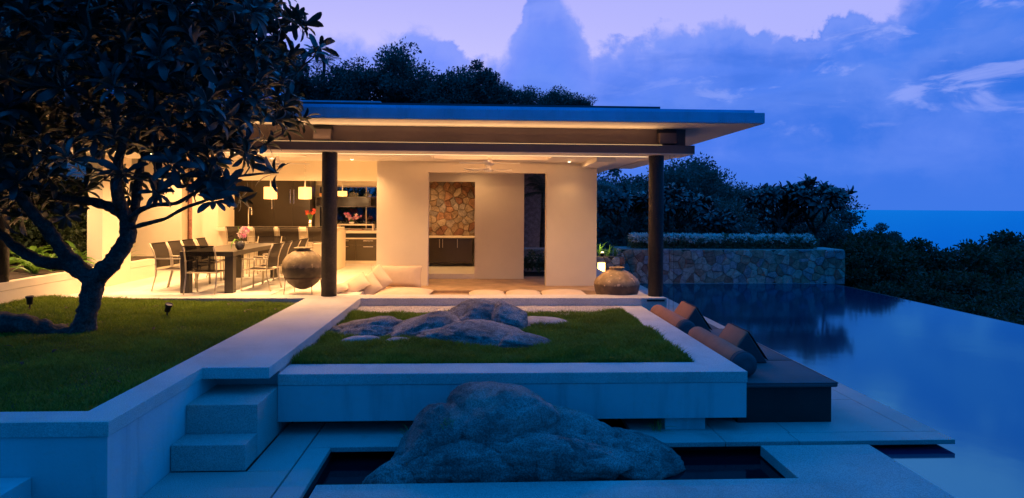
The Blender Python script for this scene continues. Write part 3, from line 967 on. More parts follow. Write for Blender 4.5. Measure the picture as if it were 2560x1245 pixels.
# ceiling with the lounge tray and the kitchen cove
CZ = 2.66
TX0, TX1, TY0, TY1 = -1.02, 1.42, 12.55, 13.62
for (x0, x1, y0, y1) in [(-16, -5.6, 12.40, 14.3), (-5.6, -3.55, 12.40, 12.62), (-5.6, -3.55, 13.45, 14.3), (-3.55, TX0, 12.40, 14.3), (TX0, TX1, 12.40, TY0), (TX0, TX1, TY1, 14.3), (TX1, 2.62, 12.40, 14.3)]:
    MB().box(x0 + .001, x1 - .001, y0 + .001, y1 - .001, CZ, CZ + 0.05).build('ceiling', 'ceiling', hs)
for (x0, x1, y0, y1) in ((TX0, TX1, TY0, TY1), (-5.6, -3.55, 12.62, 13.45)):
    MB().box(x0 - .02, x1 + .02, y0 - .2, y1 + .02, 2.90, 2.94).build('ceiling_tray', 'ceiling', hs)
    MB().box(x0 - .02, x1 + .02, y1 - .012, y1 - .002, 2.662, 2.899).build('ceiling_tray', 'ceiling', hs)
    MB().box(x0 + .002, x0 + .012, y0 - .2, y1 - .013, 2.662, 2.899).build('ceiling_tray', 'ceiling', hs)
    MB().box(x1 - .012, x1 - .002, y0 - .2, y1 - .013, 2.662, 2.899).build('ceiling_tray', 'ceiling', hs)
MB().box(-16, -2.31, 14.3, 21.2, 3.0, 3.05).build('ceiling', 'ceiling', hs)
MB().box(2.30, 3.43, 12.41, 21, 2.675, 2.70).build('ceiling_edge', 'ceiling', hs)
MB().box(2.25, 2.62, 12.41, 14.28, 2.55, 2.658).build('ceiling_beam', 'ceiling', hs)

# lounge walls
WY = 14.3
MB().box(-2.31, -1.18, WY, WY + 0.28, -0.6, 3.05).build('wall', 'plaster', hs)
MB().box(1.46, 2.60, WY, WY + 0.28, -0.6, 3.05).build('wall', 'plaster', hs)
MB().box(-1.179, 1.459, WY + 0.001, WY + 0.279, 2.42, 3.05).build('wall', 'plaster', hs)
MB().box(-2.309, -2.06, WY + 0.282, 19.6, -0.6, 3.0).build('wall', 'plaster', hs)
MB().box(-0.155, 1.06, 15.80, 16.05, -0.13, 3.0).build('wall', 'plaster', hs)
MB().box(-2.05, -0.156, 15.801, 16.049, 2.275, 3.0).build('wall', 'plaster', hs)
MB().box(-0.15, 0.05, 16.052, 18.3, -0.13, 3.0).build('wall', 'plaster', hs)
MB().box(-2.05, 2.6, 14.585, 18.9, 2.66, 2.72).build('ceiling', 'ceiling', hs)
MB().box(-2.30, 2.62, 13.497, 16.4, -0.6, -0.121).build('lounge_floor', 'timber', hs)
MB().box(-2.05, -0.157, 15.805, 18.3, -0.12, 0.0).build('niche_sill', 'floor', hs)
for k in range(6):
    MB().box(-2.29, 2.61, 13.50 + k * 0.137, 13.632 + k * 0.137, -0.118, -0.106).build('floor_board', 'timber', hs, bevel=0.002)
MB().box(-2.30, 3.40, 12.11, 13.49, -0.6, -0.22).build('lounge_floor', 'floor', hs)
MB().box(-2.29, 1.1, 13.30, 13.495, -0.218, -0.165).build('lounge_step', 'timber', hs)
MB().box(2.62, 3.40, 12.11, 20.5, -0.6, -0.125).build('side_path', 'coping', hs)

# left hand walls and planters (inner face of the planter stands at x = -7.66)
XL = -7.66
pl = thing('side_planter', 'low stone planter with coping and lilies at the edge of the dining floor', 'planter', (-7.8, 12.6, FL))
MB().box(-9.3, XL, 10.5, 13.34, -0.2, 0.25).build('planter_wall', 'plaster', pl)
MB().box(-9.3, XL + 0.006, 10.49, 13.34, 0.254, 0.388).build('coping', 'plaster', pl, bevel=0.004)
MB().box(-9.9, XL - 0.16, 10.7, 16, 0.2, 0.398).build('planter_soil', 'soil', pl)
pl2 = thing('side_planter', 'low stone planter end beside the tall pier, one tuft of grass in it', 'planter', (-7.8, 15, FL))
MB().box(-8.5, XL, 14.405, 15.43, FL + .003, 0.25).build('planter_wall', 'plaster', pl2)
MB().box(-8.5, XL + 0.006, 14.405, 15.435, 0.254, 0.388).build('coping', 'plaster', pl2, bevel=0.004)
MB().box(-7.96, XL + 0.002, 13.345, 14.40, FL + .003, 3.0).build('wall', 'plaster', hs)
MB().box(-9.3, -7.77, 16.90, 17.2, FL + .003, 3.0).build('wall', 'plaster', hs)
MB().box(-7.765, -7.70, 16.86, 17.2, FL + .003, 3.0).build('wall', 'plaster', hs)
MB().box(-8.6, -7.56, 17.3, 17.6, FL + .003, 3.0).build('stone_slot', STONES[7], hs)
MB().box(-7.56, -7.18, 17.15, 17.4, FL + .003, 3.0).build('wall', 'plaster', hs)
MB().box(-7.18, -6.80, 16.90, 18.0, FL + .003, 3.0).build('wall', 'plaster', hs)
MB().box(-6.80, -2.315, 17.0, 17.25, 2.315, 3.0).build('bulkhead', 'plaster', hs)
MB().box(-8.2, -2.06, 20.2, 20.4, FL, 0.93).build('wall', 'plaster', hs)
MB().box(-8.2, -5.06, 20.2, 20.4, 0.93, 3.0).build('wall', 'plaster', hs)
MB().box(-5.06, -2.06, 19.9, 20.4, 2.28, 3.0).build('wall', 'plaster', hs)

# window band behind the kitchen counter
wn = MB().box(-5.06, -2.07, 20.20, 20.22, 0.95, 2.28).build('window', 'glass', hs)
for x0, x1, z0, z1 in ((-5.06, -2.07, 2.245, 2.279), (-5.06, -2.07, 0.932, 0.96), (-5.059, -5.02, 0.961, 2.244), (-3.6, -3.57, 0.961, 2.244)):
    MB().box(x0, x1, 20.17, 20.235, z0, z1).build('window_frame', 'counter', wn)


# ------------------------------------------------------------------ stone facings: individual stones on a mortar core
def voronoi_cells(w, h, cell, seed, jit=1.02):
    rg = random.Random(seed)
    nx_, nz_ = max(2, round(w / cell)), max(2, round(h / (cell * 0.82)))
    pts_ = {}
    for i in range(-2, nx_ + 2):
        for j in range(-2, nz_ + 2):
            off = 0.5 if j % 2 else 0
            pts_[i, j] = ((i + 0.5 + off + jit * (rg.random() - 0.5)) * w / nx_, (j + 0.5 + jit * (rg.random() - 0.5)) * h / nz_)
    outl = []
    for (i, j), p in pts_.items():
        if rg.random() < 0.0:
            continue
        poly = [(0, 0), (w, 0), (w, h), (0, h)]
        for di in range(-3, 4):
            for dj in range(-2, 3):
                q = pts_.get((i + di, j + dj))
                if q is None or q == p:
                    continue
                mx, my = (p[0] + q[0]) / 2, (p[1] + q[1]) / 2
                nx0, ny0 = q[0] - p[0], q[1] - p[1]
                new = []
                for k in range(len(poly)):
                    a, b = poly[k], poly[(k + 1) % len(poly)]
                    da = (a[0] - mx) * nx0 + (a[1] - my) * ny0
                    db_ = (b[0] - mx) * nx0 + (b[1] - my) * ny0
                    if da <= 0:
                        new.append(a)
                    if da * db_ < 0:
                        t = da / (da - db_)
                        new.append((a[0] + t * (b[0] - a[0]), a[1] + t * (b[1] - a[1])))
                poly = new
                if len(poly) < 3:
                    break
            if len(poly) < 3:
                break
        if len(poly) >= 3:
            ar = 0.5 * abs(sum(poly[k][0] * poly[(k + 1) % len(poly)][1] - poly[(k + 1) % len(poly)][0] * poly[k][1] for k in range(len(poly))))
            if ar > 0.12 * cell * cell:
                outl.append(poly)
    return outl


def stone_face(parent, x0, z0, w, h, yface, cell, seed, facing='y', gap=0.007, mats=None):
    """stones whose outer faces look along -y (or -x), proud of the mortar by 15-35 mm"""
    rg = random.Random(seed)
    for poly in voronoi_cells(w, h, cell, seed):
        cx = sum(p[0] for p in poly) / len(poly)
        cz = sum(p[1] for p in poly) / len(poly)
        def ring(s, g, dep):
            r = []
            for u, v in poly:
                dx, dz = u - cx, v - cz
                L = math.hypot(dx, dz) + 1e-6
                k = max(0.2, (L - g) / L) * s
                r.append((cx + dx * k, cz + dz * k, dep))
            return r
        pr = 0.018 + 0.045 * rg.random()
        tx, tz = rg.uniform(-.05, .05), rg.uniform(-.05, .05)
        n_ = len(poly)
        r0, r1, r2 = ring(1, gap, 0.03), ring(1, gap, -pr * 0.55), ring(0.86, gap, -pr)
        r2 = [(u, v, d + tx * (u - cx) + tz * (v - cz)) for u, v, d in r2]
        vs = []
        for u, v, d in r0 + r1 + r2:
            vs.append((x0 + u, yface + d, z0 + v) if facing == 'y' else (yface + d, x0 + u, z0 + v))
        fs_ = []
        for k in range(2):
            for i in range(n_):
                fs_.append((k * n_ + i, k * n_ + (i + 1) % n_, (k + 1) * n_ + (i + 1) % n_, (k + 1) * n_ + i))
        fs_.append(tuple(range(2 * n_, 3 * n_)))
        b = MB()
        b.add(vs, fs_)
        b.build('stone', rg.choice(mats or STONES), parent, smooth=False)


sw = MB().box(-2.05, -0.153, 18.32, 18.6, -0.1, 2.65).build('stone_wall', 'mortar', hs)
stone_face(sw, -2.03, 0.80, 1.86, 1.80, 18.32, 0.21, 21, gap=0.004, mats=NICHE)
MB().box(-2.05, -0.153, 18.31, 18.319, -0.1, 0.8).build('wall', 'plaster', sw)

# lounge sideboard in the niche
sb = thing('sideboard', 'dark sideboard under the stone niche wall of the lounge', 'cabinet', (-1.1, 17.9, 0))
MB().box(-2.04, -0.17, 17.69, 18.29, 0.79, 0.83).build('counter_top', 'counter', sb, bevel=0.003)
MB().box(-2.04, -0.24, 17.74, 18.28, 0.12, 0.785).build('carcass', 'cabdark', sb)
for x0, x1 in ((-2.03, -1.10), (-1.094, -0.69), (-0.684, -0.25)):
    d = MB().box(x0, x1, 17.715, 17.738, 0.13, 0.78).build('door', 'cabdark', sb, bevel=0.002)
    hx = {-2.03: -1.14, -1.094: -1.055, -0.684: -0.65}[x0]
    MB().box(hx - .008, hx + .008, 17.695, 17.714, 0.52, 0.76).build('handle', 'steel', d)

# ------------------------------------------------------------------ kitchen
tc_ = thing('tall_cabinets', 'wall of tall grey-brown kitchen cabinets behind the bar', 'cabinet', (-6.2, 19.5, FL))
MB().box(-7.9, -5.09, 19.32, 19.9, FL + .002, 2.99).build('carcass', 'cabinet', tc_)
for x0, x1, z0, z1 in ((-7.78, -6.785, 0.1, 2.9), (-6.78, -6.135, 1.62, 2.9), (-6.13, -5.605, 1.62, 2.9), (-5.60, -5.095, 1.62, 2.9), (-6.78, -6.135, 0.1, 1.612), (-6.13, -5.605, 0.1, 1.612), (-5.60, -5.095, 0.1, 1.612)):
    MB().box(x0, x1, 19.295, 19.318, z0, z1).build('door', 'cabinet', tc_, bevel=0.002)
for x, z0, z1 in ((-5.655, 1.72, 2.14), (-5.55, 1.72, 2.14), (-6.19, 1.55, 2.0)):
    MB().box(x - .012, x + .012, 19.262, 19.294, z0, z1).build('handle', 'chrome', tc_)
sh = thing('wall_shelf', 'long dark open shelf in front of the kitchen window', 'shelf', (-3.7, 20, 1.6))
for x0, x1, z0, z1 in ((-5.05, -2.07, 1.90, 1.935), (-5.05, -2.07, 1.62, 1.655), (-5.05, -5.0, 1.656, 1.899), (-3.42, -3.37, 1.656, 1.899), (-2.12, -2.07, 1.656, 1.899)):
    MB().box(x0, x1, 19.72, 20.1, z0, z1).build('board', 'cabdark', sh)
MB().box(-5.04, -2.08, 20.08, 20.099, 1.656, 1.899).build('back_panel', 'cabdark', sh)
kc = thing('kitchen_counter', 'low kitchen counter with dark drawers under the window', 'cabinet', (-3.6, 19.3, FL))
MB().box(-5.06, -2.32, 18.88, 20.15, 0.86, 0.925).build('counter_top', 'counter', kc, bevel=0.004)
MB().box(-5.06, -2.32, 18.95, 20.14, FL + .002, 0.857).build('carcass', 'cabinet', kc)
MB().box(-5.06, -2.32, 18.90, 18.948, 0.69, 0.725).build('rail', 'counter', kc)
MB().box(-5.06, -2.32, 18.945, 18.9495, 0.73, 0.855).build('slot', 'black', kc)
MB().box(-5.06, -2.32, 18.90, 18.948, FL + .002, 0.055).build('plinth', 'counter', kc)
for i in range(4):
    x0 = -5.055 + i * 0.70
    for z0, z1 in ((0.52, 0.686), (0.06, 0.513)):
        d = MB().box(x0 + .003, x0 + .694, 18.915, 18.947, z0, z1).build('drawer', 'cabinet', kc, bevel=0.002)
        MB().box(x0 + .22, x0 + .50, 18.892, 18.914, z1 - .06, z1 - .035).build('handle', 'chrome', d)
bi = thing('bar_island', 'long cream breakfast bar behind the stools', 'counter', (-5.3, 17.3, FL))
MB().box(-6.78, -3.80, 16.86, 17.95, FL + .002, 0.995).build('bar_front', 'plaster', bi)
MB().box(-6.79, -3.79, 16.62, 18.0, 0.998, 1.075).build('bar_top', 'counter', bi, bevel=0.004)
MB().box(-3.798, -3.76, 16.82, 18.0, FL + .002, 0.994).build('end_panel', 'plaster', bi)
fc_ = thing('faucet', 'tall slim steel kitchen faucet standing on the bar', 'faucet', (-6.2, 17.4, 1.077))
MB().tube([(-6.2, 17.4, 1.078), (-6.2, 17.4, 1.55), (-6.18, 17.4, 1.60), (-6.14, 17.4, 1.60), (-6.12, 17.4, 1.55), (-6.12, 17.4, 1.40)], 0.013, 8).build('spout', 'chrome', fc_, smooth=True)
MB().tube([(-6.2, 17.4, 1.077), (-6.2, 17.4, 1.10)], 0.03, 12).build('base', 'chrome', fc_, smooth=True)
# raised shelf with books
rs = thing('raised_shelf', 'cream raised shelf on the kitchen counter carrying the orchid', 'shelf', (-3.7, 19.4, 0.925))
MB().box(-4.3, -3.22, 19.35, 19.65, 1.075, 1.115).build('board', 'counter', rs)
MB().box(-3.26, -3.22, 19.352, 19.648, 0.927, 1.074).build('side', 'counter', rs)
MB().box(-4.3, -4.26, 19.352, 19.648, 0.927, 1.074).build('side', 'counter', rs)
bk = thing('book_stack', 'flat books stacked under the raised kitchen shelf', 'books', (-3.75, 19.5, 0.927))
MB().box(-3.95, -3.55, 19.38, 19.62, 0.927, 0.952).build('book', 'brown', bk)
MB().box(-3.93, -3.57, 19.39, 19.61, 0.953, 0.972).build('book', 'palestone', bk)
for k, (x, zz, nm, lab) in enumerate([(-4.92, 1.936, 'candle', 'small orange candle standing left on the window shelf'), (-4.72, 1.936, 'candle', 'taller orange candle beside the dark column on the window shelf')]):
    t = thing(nm, lab, 'candle', (x, 19.85, zz))
    MB().lathe([(0.0, 0), (0.035, 0), (0.035, 0.10 + .06 * k), (0.028, 0.105 + .06 * k), (0.0, 0.10 + .06 * k)], 16, (x, 19.85, zz)).build('wax', emission_mat('wax', (0.9, 0.32, 0.06), 0.35), t, smooth=True)
    MB().tube([(x, 19.85, zz + .10 + .06 * k), (x, 19.85, zz + .125 + .06 * k)], 0.003, 5).build('wick', 'black', t)

# ------------------------------------------------------------------ sling chairs and stools
def make_chair(w=0.56, seat=0.43, top=0.93, arm=0.64, stool=False):
    root = thing('bar_stool' if stool else 'sling_chair', '', 'stool' if stool else 'chair')
    hw = w / 2
    r = 0.013
    d0 = -0.24
    for s in (-1, 1):
        x = s * hw
        MB().tube([(x, d0 - .09, 0), (x, d0 - .05, seat * .35), (x, d0 - .005, seat * .75), (x, d0, seat), (x, d0 - .015, arm), (x, d0 - .06, (arm + top) / 2), (x, d0 - .13, top)], r, 6).build('back_leg', 'steel', root, smooth=True)
        MB().tube([(x, 0.25, 0), (x, 0.235, seat), (x, 0.225, arm - .01)], r, 6).build('front_leg', 'steel', root, smooth=True)
        MB().box(x - .018, x + .018, d0 - .03, 0.245, arm - .011, arm + .011).build('armrest', 'steel', root, bevel=0.004)
        MB().tube([(x, d0, seat - .01), (x, 0.235, seat - .005)], 0.010, 6).build('seat_rail', 'steel', root)
    for y, z in ((d0, seat - .012), (0.235, seat - .008)):
        MB().tube([(-hw, y, z), (hw, y, z)], 0.010, 6).build('cross_bar', 'steel', root)
    if stool:
        MB().tube([(-hw, .243, .22), (hw, .243, .22)], .010, 6).build('foot_bar', 'steel', root)
        MB().tube([(-hw, d0 - .075, .22), (hw, d0 - .075, .22)], .010, 6).build('foot_bar', 'steel', root)
    hs_ = hw - 0.02
    b = MB()
    prof_ = [(d0 - .012, seat + .03), (d0 - .022, arm), (d0 - .062, (arm + top) / 2), (d0 - .128, top - .005)]
    for i, (y, z) in enumerate(prof_):
        b.v += [(-hs_, y, z), (0, y - .014, z), (hs_, y, z)]
        if i:
            k = i * 3
            b.f += [(k - 3, k - 2, k + 1, k), (k - 2, k - 1, k + 2, k + 1)]
    b.build('backrest', 'sling', root, smooth=True)
    MB().tube([(-hw, d0 - .13, top - .006), (0, d0 - .145, top - .004), (hw, d0 - .13, top - .006)], 0.012, 6).build('top_bar', 'sling', root, smooth=True)
    b = MB()
    for i, y in enumerate((d0, -0.08, 0.08, 0.235)):
        z = seat - (0.012 if i in (1, 2) else 0.0)
        b.v += [(-hs_, y, z), (0, y, z - .012), (hs_, y, z)]
        if i:
            k = i * 3
            b.f += [(k - 3, k - 2, k + 1, k), (k - 2, k - 1, k + 2, k + 1)]
    b.build('seat', 'sling', root, smooth=True)
    return root


TCX = -5.20
spots = [(TCX, 12.42, 0, 'sling chair at the lawn end of the dining table, its back to the lawn'),
         (TCX + 0.05, 15.55, 180, 'sling chair at the bar end of the dining table, facing the lawn')]
for k, nm in enumerate(('nearest the lawn', 'second from the lawn', 'third from the lawn', 'nearest the bar')):
    y = 12.98 + k * 0.65
    spots.append((TCX - 0.82, y + random.uniform(-.03, .03), -90 + random.uniform(-4, 4), 'sling chair on the planter side of the table, ' + nm))
    spots.append((TCX + 0.80, y + random.uniform(-.03, .03), 90 + random.uniform(-4, 4), 'sling chair on the jar side of the table, ' + nm))
proto = make_chair()
for i, (x, y, a, lab) in enumerate(spots):
    o = proto if i == 0 else copy_tree(proto)
    o.location = (x, y, FL + 0.001)
    o.rotation_euler.z = R(a)
    tag(o, lab, 'chair', 'sling chairs around the dining table')
stool = make_chair(0.50, 0.76, 1.16, 0.90, True)
for i, (x, lab) in enumerate(((-5.98, 'first bar stool from the cabinet wall, behind the orchid'), (-5.33, 'second bar stool from the cabinet wall'),
                              (-4.72, 'third bar stool, standing between two others at the bar'), (-4.03, 'bar stool half hidden behind the dark column'))):
    o = stool if i == 0 else copy_tree(stool)
    o.location = (x, 16.30, FL + 0.001)
    o.rotation_euler.z = R(random.uniform(-3, 3))
    tag(o, lab, 'stool', 'bar stools along the bar')

# dining table
dt = thing('dining_table', 'long grey dining table with thick square legs', 'table', (TCX, 13.8, FL))
MB().box(-5.70, -4.70, 12.40, 15.25, 0.685, 0.772).build('table_top', 'tablegrey', dt, bevel=0.004)
for x in (-5.69, -4.87):
    for y in (12.42, 15.07):
        MB().box(x, x + .16, y, y + .16, FL + .002, 0.684).build('leg', 'tablegrey', dt, bevel=0.004)
structure(MB().box(-6.95, -3.95, 12.16, 15.9, FL + .002, FL + .009).build('floor_rug', 'rug'))


# ------------------------------------------------------------------ flowers
def petal_flower(r, n=5):
    b = MB()
    for k in range(n):
        a = 2 * math.pi * k / n
        c, s = math.cos(a), math.sin(a)
        def q(u, v, z):
            return (u * c - v * s, u * s + v * c, z)
        b.add([q(0, 0, 0), q(.55 * r, .30 * r, .10 * r), q(r, 0, -.05 * r), q(.55 * r, -.30 * r, .10 * r)], [(0, 1, 2), (0, 2, 3)])
    return b


fl_pink = petal_flower(0.045).mesh('flower', 'pink')
fl_pale = petal_flower(0.045).mesh('flower', 'palepink')


def orchid(t, base, n, spread, height, seed, leafs=True):
    rg = random.Random(seed)
    bx, by, bz = base
    for s in range(5):
        a = rg.uniform(0, 6.28)
        ex, ey = math.cos(a) * spread * rg.uniform(.5, 1), math.sin(a) * spread * rg.uniform(.3, .7)
        ez = height * rg.uniform(.55, 1)
        path = [(bx, by, bz), (bx + ex * .3, by + ey * .3, bz + ez * .6), (bx + ex * .7, by + ey * .7, bz + ez * .95), (bx + ex, by + ey, bz + ez)]
        MB().tube(path, 0.004, 5).build('stem', 'orchidleaf', t)
        for k in range(n):
            u = 0.35 + 0.65 * k / max(1, n - 1)
            o = link('flower', fl_pink if rg.random() < .5 else fl_pale, t)
            o.location = (bx + ex * u + rg.uniform(-.035, .035) - wloc(t).x, by + ey * u + rg.uniform(-.03, .03) - wloc(t).y,
                          bz + ez * min(1, .25 + u) + rg.uniform(-.05, .02) - wloc(t).z)
            o.rotation_euler = (R(90) + rg.uniform(-.6, .6), rg.uniform(-.8, .8), rg.uniform(-.8, .8))
            k_ = rg.uniform(.8, 1.3)
            o.scale = (k_, k_, k_)


def strap_leaf(path, w, fold=0.25):
    """broad strap leaf along a path: width profile w*sin"""
    b = MB()
    n_ = len(path)
    for i, p in enumerate(path):
        p = Vector(p)
        d = Vector(path[min(i + 1, n_ - 1)]) - Vector(path[max(i - 1, 0)])
        sidev = d.cross(Vector((0, 0, 1)))
        if sidev.length < 1e-4:
            sidev = Vector((1, 0, 0))
        sidev.normalize()
        t = i / (n_ - 1)
        ww = w * (0.25 + 0.75 * math.sin(math.pi * min(1, t * 0.9 + 0.08))) * (1 - t ** 6) + 0.001
        nrm = sidev.cross(d).normalized()
        b.v += [tuple(p - sidev * ww / 2 + nrm * ww * fold), tuple(p), tuple(p + sidev * ww / 2 + nrm * ww * fold)]
        if i:
            k = i * 3
            b.f += [(k - 3, k - 2, k + 1, k), (k - 2, k - 1, k + 2, k + 1)]
    return b


ov_ = thing('orchid_vase', 'round dark vase of pink orchids on the dining table', 'vase', (-5.0, 12.95, 0.772))
vx, vy, vz = -4.78, 12.95, 0.773
ov_.location = (vx, vy, vz)
MB().lathe([(0.0, 0), (.04, 0), (.075, .03), (.092, .085), (.085, .135), (.055, .17), (.045, .18), (.035, .18), (.0, .15)], 28, (vx, vy, vz)).build('vase', mat('glaze', (0.05, 0.05, 0.055), 0.15, 0.5, 14), ov_, smooth=True)
orchid(ov_, (vx, vy, vz + .16), 6, 0.24, 0.30, 3)
strap_leaf([(vx, vy, vz + .15), (vx - .01, vy - .02, vz + .3), (vx - .03, vy - .03, vz + .44), (vx - .03, vy - .03, vz + .5)], 0.06).build('leaf', 'orchidleaf', ov_, smooth=True)
strap_leaf([(vx, vy, vz + .17), (vx - .06, vy - .06, vz + .2), (vx - .11, vy - .1, vz + .12), (vx - .13, vy - .11, vz + .01)], 0.075).build('leaf', 'orchidleaf', ov_, smooth=True)
o2 = thing('orchid_bowl', 'pink orchid spray in a low bowl on the raised kitchen shelf', 'flowers', (-3.9, 19.5, 1.116))
MB().lathe([(0, 0), (.06, 0), (.08, .05), (.07, .06), (0, .04)], 20, (-3.9, 19.5, 1.116)).build('bowl', 'white', o2, smooth=True)
orchid(o2, (-3.9, 19.5, 1.16), 5, 0.30, 0.26, 5)
o3 = thing('red_lily_vase', 'glass of red lilies on the bar beside the dark column', 'flowers', (-4.55, 17.3, 1.077))
MB().lathe([(0, 0), (.035, 0), (.045, .20), (.035, .20), (0, .02)], 18, (-4.55, 17.3, 1.077)).build('vase', 'chrome', o3, smooth=True)
fl_red = petal_flower(0.06, 6).mesh('flower', 'red')
for k in range(8):
    a = k * 0.8
    ex, ey, ez = .10 * math.cos(a), .08 * math.sin(a), .35 + .12 * random.random()
    MB().tube([(-4.55, 17.3, 1.2), (-4.55 + ex, 17.3 + ey, 1.077 + ez)], 0.004, 5).build('stem', 'orchidleaf', o3)
    o = link('flower', fl_red, o3)
    o.location = (ex, ey, ez)
    o.rotation_euler = (R(60) + random.uniform(-.5, .5), random.uniform(-.6, .6), a)

# ------------------------------------------------------------------ jars
j1 = thing('jar', 'big round clay jar held in an iron stand beside the dark column', 'jar', (-3.40, 12.45, 0))
MB().lathe([(0.0, 0.085), (.06, .087), (.17, .13), (.28, .22), (.355, .34), (.39, .46), (.395, .54), (.375, .63), (.31, .73), (.21, .80), (.13, .835), (.115, .85),
            (.125, .862), (.175, .875), (.178, .885), (.15, .89), (.10, .88), (.09, .83), (0.0, .80)], 48, (-3.40, 12.45, FL)).build('body', jar_mat('jarclay', (0.27, 0.20, 0.11), (0.085, 0.06, 0.03), 0.52 + FL), j1, smooth=True)
ring = [(-3.40 + .35 * math.cos(t * math.pi / 16), 12.45 + .35 * math.sin(t * math.pi / 16), FL + .315) for t in range(33)]
MB().tube(ring, 0.007, 6, False).build('stand_ring', 'iron', j1, smooth=True)
for k in range(4):
    a = R(40 + 90 * k)
    MB().tube([(-3.40 + .35 * math.cos(a), 12.45 + .35 * math.sin(a), FL + .315), (-3.40 + .38 * math.cos(a), 12.45 + .38 * math.sin(a), FL + .002)], 0.007, 6).build('stand_leg', 'iron', j1)
j2 = thing('jar', 'squat wide clay jar standing at the pool corner of the floor', 'jar', (2.66, 12.42, -0.22))
MB().lathe([(0.0, 0), (.30, 0), (.36, .10), (.42, .24), (.445, .36), (.44, .42), (.40, .49), (.30, .575), (.20, .635), (.15, .66), (.145, .69), (.158, .70), (.155, .712),
            (.11, .712), (.105, .66), (0.0, .60)], 48, (2.66, 12.42, -0.218)).build('body', jar_mat('jarbrown', (0.42, 0.28, 0.14), (0.16, 0.09, 0.05), 0.395), j2, smooth=True)


# ------------------------------------------------------------------ lounge cushions
def pillow(name, label, cx, cy, cz, sx, sy, sz, rx, ry, rz, puff=1.0, group='cream cushions in the sunken lounge'):
    """a stuffed cushion: two domed faces pinched at the seam, with a piped edge"""
    t = thing(name, label, 'cushion', (cx, cy, cz), 0, group)
    t.rotation_euler = (rx, ry, rz)
    n_ = 15
    b = MB()
    for sgn in (1, -1):
        base_ = len(b.v)
        for j in range(n_):
            for i in range(n_):
                u, v = 2 * i / (n_ - 1) - 1, 2 * j / (n_ - 1) - 1
                e = max(0.0, (1 - abs(u) ** 2.6) * (1 - abs(v) ** 2.6)) ** 0.55
                pinch = 1 - 0.06 * (u * u * (1 - v * v) + v * v * (1 - u * u)) * puff
                wr = 0.04 * mnoise.noise(Vector((u * 2.2 + cx * 5, v * 2.2 + cy * 3, sgn * 3.0)))
                b.v.append((u * sx / 2 * (1 - .05 * puff * (1 - v * v)), v * sy / 2 * (1 - .05 * puff * (1 - u * u)), sgn * (sz / 2 * (e + wr * e) + 0.002)))
        for j in range(n_ - 1):
            for i in range(n_ - 1):
                k = base_ + j * n_ + i
                b.f.append((k, k + 1, k + n_ + 1, k + n_) if sgn > 0 else (k, k + n_, k + n_ + 1, k + 1))
    off = b.mesh('cover', 'cream', True)
    o = link('cover', off, t)
    ring_ = []
    for k in range(48):
        a = 2 * math.pi * k / 48
        c, s = math.cos(a), math.sin(a)
        m_ = max(abs(c), abs(s))
        u, v = c / m_, s / m_
        ring_.append((u * sx / 2 * (1 - .05 * puff * (1 - v * v)), v * sy / 2 * (1 - .05 * puff * (1 - u * u)), 0))
    ring_.append(ring_[0])
    pm = MB()
    pm.tube(ring_, 0.006, 5, False)
    link('piping', pm.mesh('piping', 'piping', True), t)
    return t


pillow('cushion', 'long upright back cushion leaning against the lounge wall', -1.80, 13.72, 0.17, 1.10, 0.46, 0.20, R(78), 0, R(-4))
pillow('cushion', 'big square pillow leaning in front of the long back cushion', -2.13, 13.22, 0.13, 0.56, 0.52, 0.20, R(58), R(38), R(-42))
pillow('cushion', 'second square pillow slumped to the left of the leaning one', -2.26, 12.98, 0.05, 0.52, 0.46, 0.20, R(48), R(36), R(-50))
pillow('cushion', 'crumpled pillow lying at the left end of the lounge seat', -2.55, 12.86, 0.05, 0.66, 0.46, 0.20, R(30), R(-30), R(15))
pillow('cushion', 'lowest pillow at the edge of the dining floor', -2.78, 12.58, 0.04, 0.44, 0.36, 0.14, R(12), R(-18), R(10))
pillow('cushion', 'wide flat seat cushion below the leaning pillows', -1.55, 13.02, -0.10, 1.10, 0.95, 0.20, 0, 0, R(-3), .5)
pillow('cushion', 'flat seat cushion, the one nearest the leaning pillows', 0.13, 13.05, -0.13999999999999999, 0.74, 0.95, 0.17, 0, 0, R(1), .5)
pillow('cushion', 'flat seat cushion in the middle of the row of three', 0.88, 13.08, -0.13999999999999999, 0.72, 0.95, 0.17, 0, 0, R(-2), .5)
pillow('cushion', 'flat seat cushion beside the squat jar', 1.72, 13.08, -0.135, 0.92, 0.95, 0.18, 0, 0, R(1), .5)


# ------------------------------------------------------------------ lamps of the house, with added fill lights
WARM = (1.0, 0.545, 0.225)
LP = 5.2


def lamp(name, kind, loc, power, col=WARM, size=0.05, rot=(0, 0, 0), spot=110, blend=0.9, sy=None, parent=None):
    l = bpy.data.lights.new(name, kind)
    l.energy = power
    l.color = col
    if kind == 'AREA':
        l.shape = 'RECTANGLE'
        l.size = size
        l.size_y = sy or size
        l.spread = R(160)
    else:
        l.shadow_soft_size = size
    if kind == 'SPOT':
        l.spot_size = R(spot)
        l.spot_blend = blend
    o = bpy.data.objects.new(name, l)
    COL.objects.link(o)
    o.location = loc
    o.rotation_euler = rot
    if parent is not None:
        o.parent = parent
        o.location = Vector(loc) - wloc(parent)
    return o


bulb = emission_mat('bulb', (1.0, 0.80, 0.50), 25.0)


